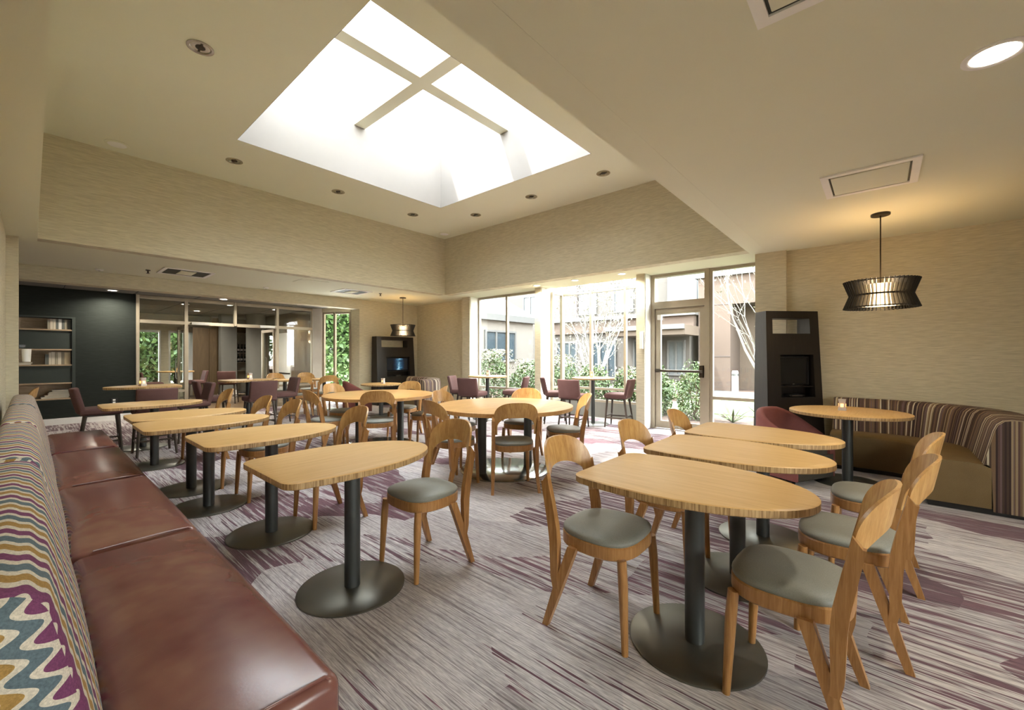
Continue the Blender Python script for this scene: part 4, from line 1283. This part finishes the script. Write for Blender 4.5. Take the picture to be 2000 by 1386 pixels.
win(b3,'x',16.9,5.75,6.45,.5,1.9,ext['curtain'],1)
b4 = thing('peach_block', 'peach rendered block seen through the fixed pane by the door', 'building', (0,0,0), group='courtyard buildings')
MB().box(17.0,19.7,4.17,5.30,-.03,4.25).build('wall', ext['peach'], b4)
MB().box(18.4,19.7,1.5,4.17,-.03,3.6).build('recess_wall', ext['brownsoffit'], b4)
MB().box(17.0,19.7,-4,1.5,-.03,4.25).build('wall', ext['peach'], b4)
MB().box(17.0,19.7,1.5,4.17,3.2,4.25).build('lintel', ext['peach'], b4)
MB().box(16.85,19.75,-4.1,5.4,4.25,4.45).build('parapet', ext['fascia'], b4)
for z in (1.25,3.2): MB().box(16.985,17.0,4.17,5.30,z,z+.03).build('render_joint', ext['mauve'], b4)
bl = thing('bollard_light', 'grey bollard light on the path outside', 'bollard', (16.2,3.82,-.015))
MB().lathe([(.11,0),(.11,.72),(.09,.78)],20).build('post', M['alu'], bl, 40)
MB().lathe([(.115,.60),(.115,.68)],20,cap=False).build('louvre', M['pole'], bl, 40)

# planting -----------------------------------------------------------
L = dict(hedge = leaf_mat('hedge_leaf', (.025,.048,.013),(.055,.09,.026),(.115,.15,.055)),
         tree = leaf_mat('tree_leaf', (.02,.046,.010),(.045,.088,.02),(.09,.145,.04)),
         bloom = leaf_mat('pale_bloom', (.09,.085,.042),(.17,.16,.12),(.25,.235,.20)))
bark = plain('pale_bark', (.15,.14,.125), .8, vary=.2, vscale=20)
dbark = plain('brown_bark', (.10,.075,.05), .9, vary=.2, vscale=20)
def leaves(rng, n, fn, size):
    m = MB(); vs = []; fs = []
    for i in range(n):
        p = Vector(fn(rng)); s_ = size*rng.uniform(.6,1.3)
        d = Vector((rng.gauss(0,1),rng.gauss(0,1),rng.gauss(0,1))).normalized()
        e_ = d.cross(Vector((rng.gauss(0,1),rng.gauss(0,1),rng.gauss(0,1)))).normalized()
        k = len(vs)
        vs += [p - d*s_*.5, p + e_*s_*.26, p + d*s_*.5, p - e_*s_*.26]
        fs.append((k,k+1,k+2,k+3))
    m.add(vs, fs); return m
def shrub(label, x, y, rx, ry, h, n, size, seed, mat_='hedge', z0=-.03, top=None):
    t = thing('shrub', label, 'shrub', (x,y,z0), group='courtyard shrubs')
    rng = random.Random(seed)
    def fn(r):
        while True:
            a,b,c_ = r.uniform(-1,1),r.uniform(-1,1),r.uniform(0,1)
            q = a*a+b*b+(c_-.35)**2*1.9
            if q < 1 and q > .35: return (a*rx,b*ry,c_*h*(1+.12*math.sin(a*7+seed)))
    leaves(rng, n, fn, size).build('foliage', L[mat_], t)
    if top: leaves(random.Random(seed+1), top, lambda r: (r.uniform(-.8,.8)*rx, r.uniform(-.8,.8)*ry, h*r.uniform(.85,1.12)), size*.9).build('blossom', L['bloom'], t)
    m = MB()
    for k in range(5):
        a = k*1.25; m.tube([(0,0,0),(.3*rx*math.cos(a),.3*ry*math.sin(a),h*.45),(.6*rx*math.cos(a+.3),.6*ry*math.sin(a+.3),h*.8)],[.02,.014,.006],6)
    m.build('stems', dbark, t)
shrub('flowering shrub outside the left light of the left window', 9.0, 8.75, .75, .55, 1.35, 2600, .085, 1, top=700)
shrub('leafy shrub outside the right light of the left window', 9.35, 7.45, .75, .6, 1.10, 2600, .085, 2, top=250)
shrub('flowering shrub at the left side of the glass bay', 9.2, 6.35, .6, .5, 1.20, 2000, .08, 3, top=500)
shrub('low leafy shrub in front of the bay, left', 9.3, 5.42, .6, .42, 1.0, 2400, .08, 4, top=120)
shrub('low leafy shrub in front of the bay, middle', 9.55, 4.62, .45, .36, .95, 2200, .08, 5, top=160)
shrub('leafy shrub in front of the bay, right, by the door', 9.3, 3.85, .5, .36, 1.0, 2200, .08, 6)
shrub('rounded leafy shrub outside the patio door', 9.15, 2.92, .33, .36, 1.12, 2600, .06, 8)
shrub('small leafy clump by the path outside the door', 12.8, 4.7, .5, .5, .55, 900, .08, 9)
def yucca(label, x, y, seed):
    t = thing('yucca', label, 'plant', (x,y,-.03), group='spiky plants in the mulch')
    rng = random.Random(seed)
    for k in range(16):
        a = rng.uniform(0,2*PI); l_ = rng.uniform(.35,.6); e_ = rng.uniform(.4,1.2)
        d = Vector((math.cos(a)*math.cos(e_), math.sin(a)*math.cos(e_), math.sin(e_))); sd = d.cross(Vector((0,0,1))).normalized()*.022
        tip = d*l_ + Vector((0,0,-.05)); mid = d*l_*.5
        MB().add([-sd*.6, sd*.6, mid+sd, tip, mid-sd, Vector((0,0,.012)), mid+Vector((0,0,.015))],[(0,1,2,6,4),(4,6,3),(6,2,3),(0,4,2,1),(4,3,2)]).build('leaf', L['hedge'], t)
yucca('spiky grey-green plant outside the door, nearer', 9.15, 2.2, 1)
yucca('spiky grey-green plant outside the fixed pane', 9.6, 1.75, 2)
def branch_tree(label, x, y, h, seed, spread, nleaf, lmat, lsize, bk, nmain=5, name='courtyard_tree'):
    t = thing(name, label, 'tree', (x,y,-.03), group='courtyard trees')
    rng = random.Random(seed); m = MB(); tips = []
    def grow(p, d, l_, r, lev):
        pts = [p]; rr = [r]; q = p.copy(); dd = d.copy()
        for k in range(3):
            dd = (dd + Vector((rng.gauss(0,.10),rng.gauss(0,.10),rng.gauss(.03,.06)))).normalized()
            q = q + dd*l_/3; pts.append(q.copy()); rr.append(r*(1-.22*(k+1)))
        m.tube(pts, rr, 5 if lev else 7)
        if lev >= 1: tips.extend(pts[1:])
        if lev < 3:
            for k in range(3 if lev else 4):
                b = pts[rng.choice((1,2,3))]
                nd = (dd + Vector((rng.gauss(0,spread),rng.gauss(0,spread),rng.uniform(-.1,.45)))).normalized()
                grow(b, nd, l_*rng.uniform(.55,.75), r*.42, lev+1)
    for k in range(nmain):
        a = 2*PI*k/nmain + rng.uniform(-.3,.3)
        grow(Vector((.05*math.cos(a),.05*math.sin(a),0)), Vector((.28*math.cos(a),.28*math.sin(a),1)).normalized(), h*.55, .045*h/4, 0)
    m.build('branches', bk, t, 60)
    def fn(r):
        b = r.choice(tips); return b + Vector((r.gauss(0,.07),r.gauss(0,.07),r.gauss(0,.07)))
    leaves(rng, nleaf, fn, lsize).build('foliage', lmat, t)
branch_tree('pale bare-branched blossom tree beside the near television tower', 11.2, 1.85, 4.4, 11, .42, 700, L['bloom'], .07, bark, 5)
branch_tree('white blossom tree seen through the glass bay', 12.3, 7.1, 3.9, 12, .5, 2200, L['bloom'], .07, bark, 6)
def big_tree(label, x, y, r, h, seed):
    t = thing('garden_tree', label, 'tree', (x,y,-.03), group='green garden trees')
    MB().tube([(0,0,0),(.1,0,h*.4),(0,.1,h*.7)],[.16,.12,.06],8).build('trunk', dbark, t, 60)
    def fn(q):
        while True:
            a,b,c_ = q.uniform(-1,1),q.uniform(-1,1),q.uniform(-1,1)
            s_ = a*a+b*b+c_*c_
            if .1 < s_ < 1: return (a*r*(1+.15*math.sin(c_*9)), b*r, h*.52 + c_*h*.50)
    leaves(random.Random(seed), 17000, fn, .20).build('foliage', L['tree'], t)
big_tree('dense green tree behind the twin garden windows beyond the partition', 3.1, 20.3, 2.1, 5.2, 21)
big_tree('green tree outside the far corner window', 7.4, 14.2, 1.6, 5.2, 23)
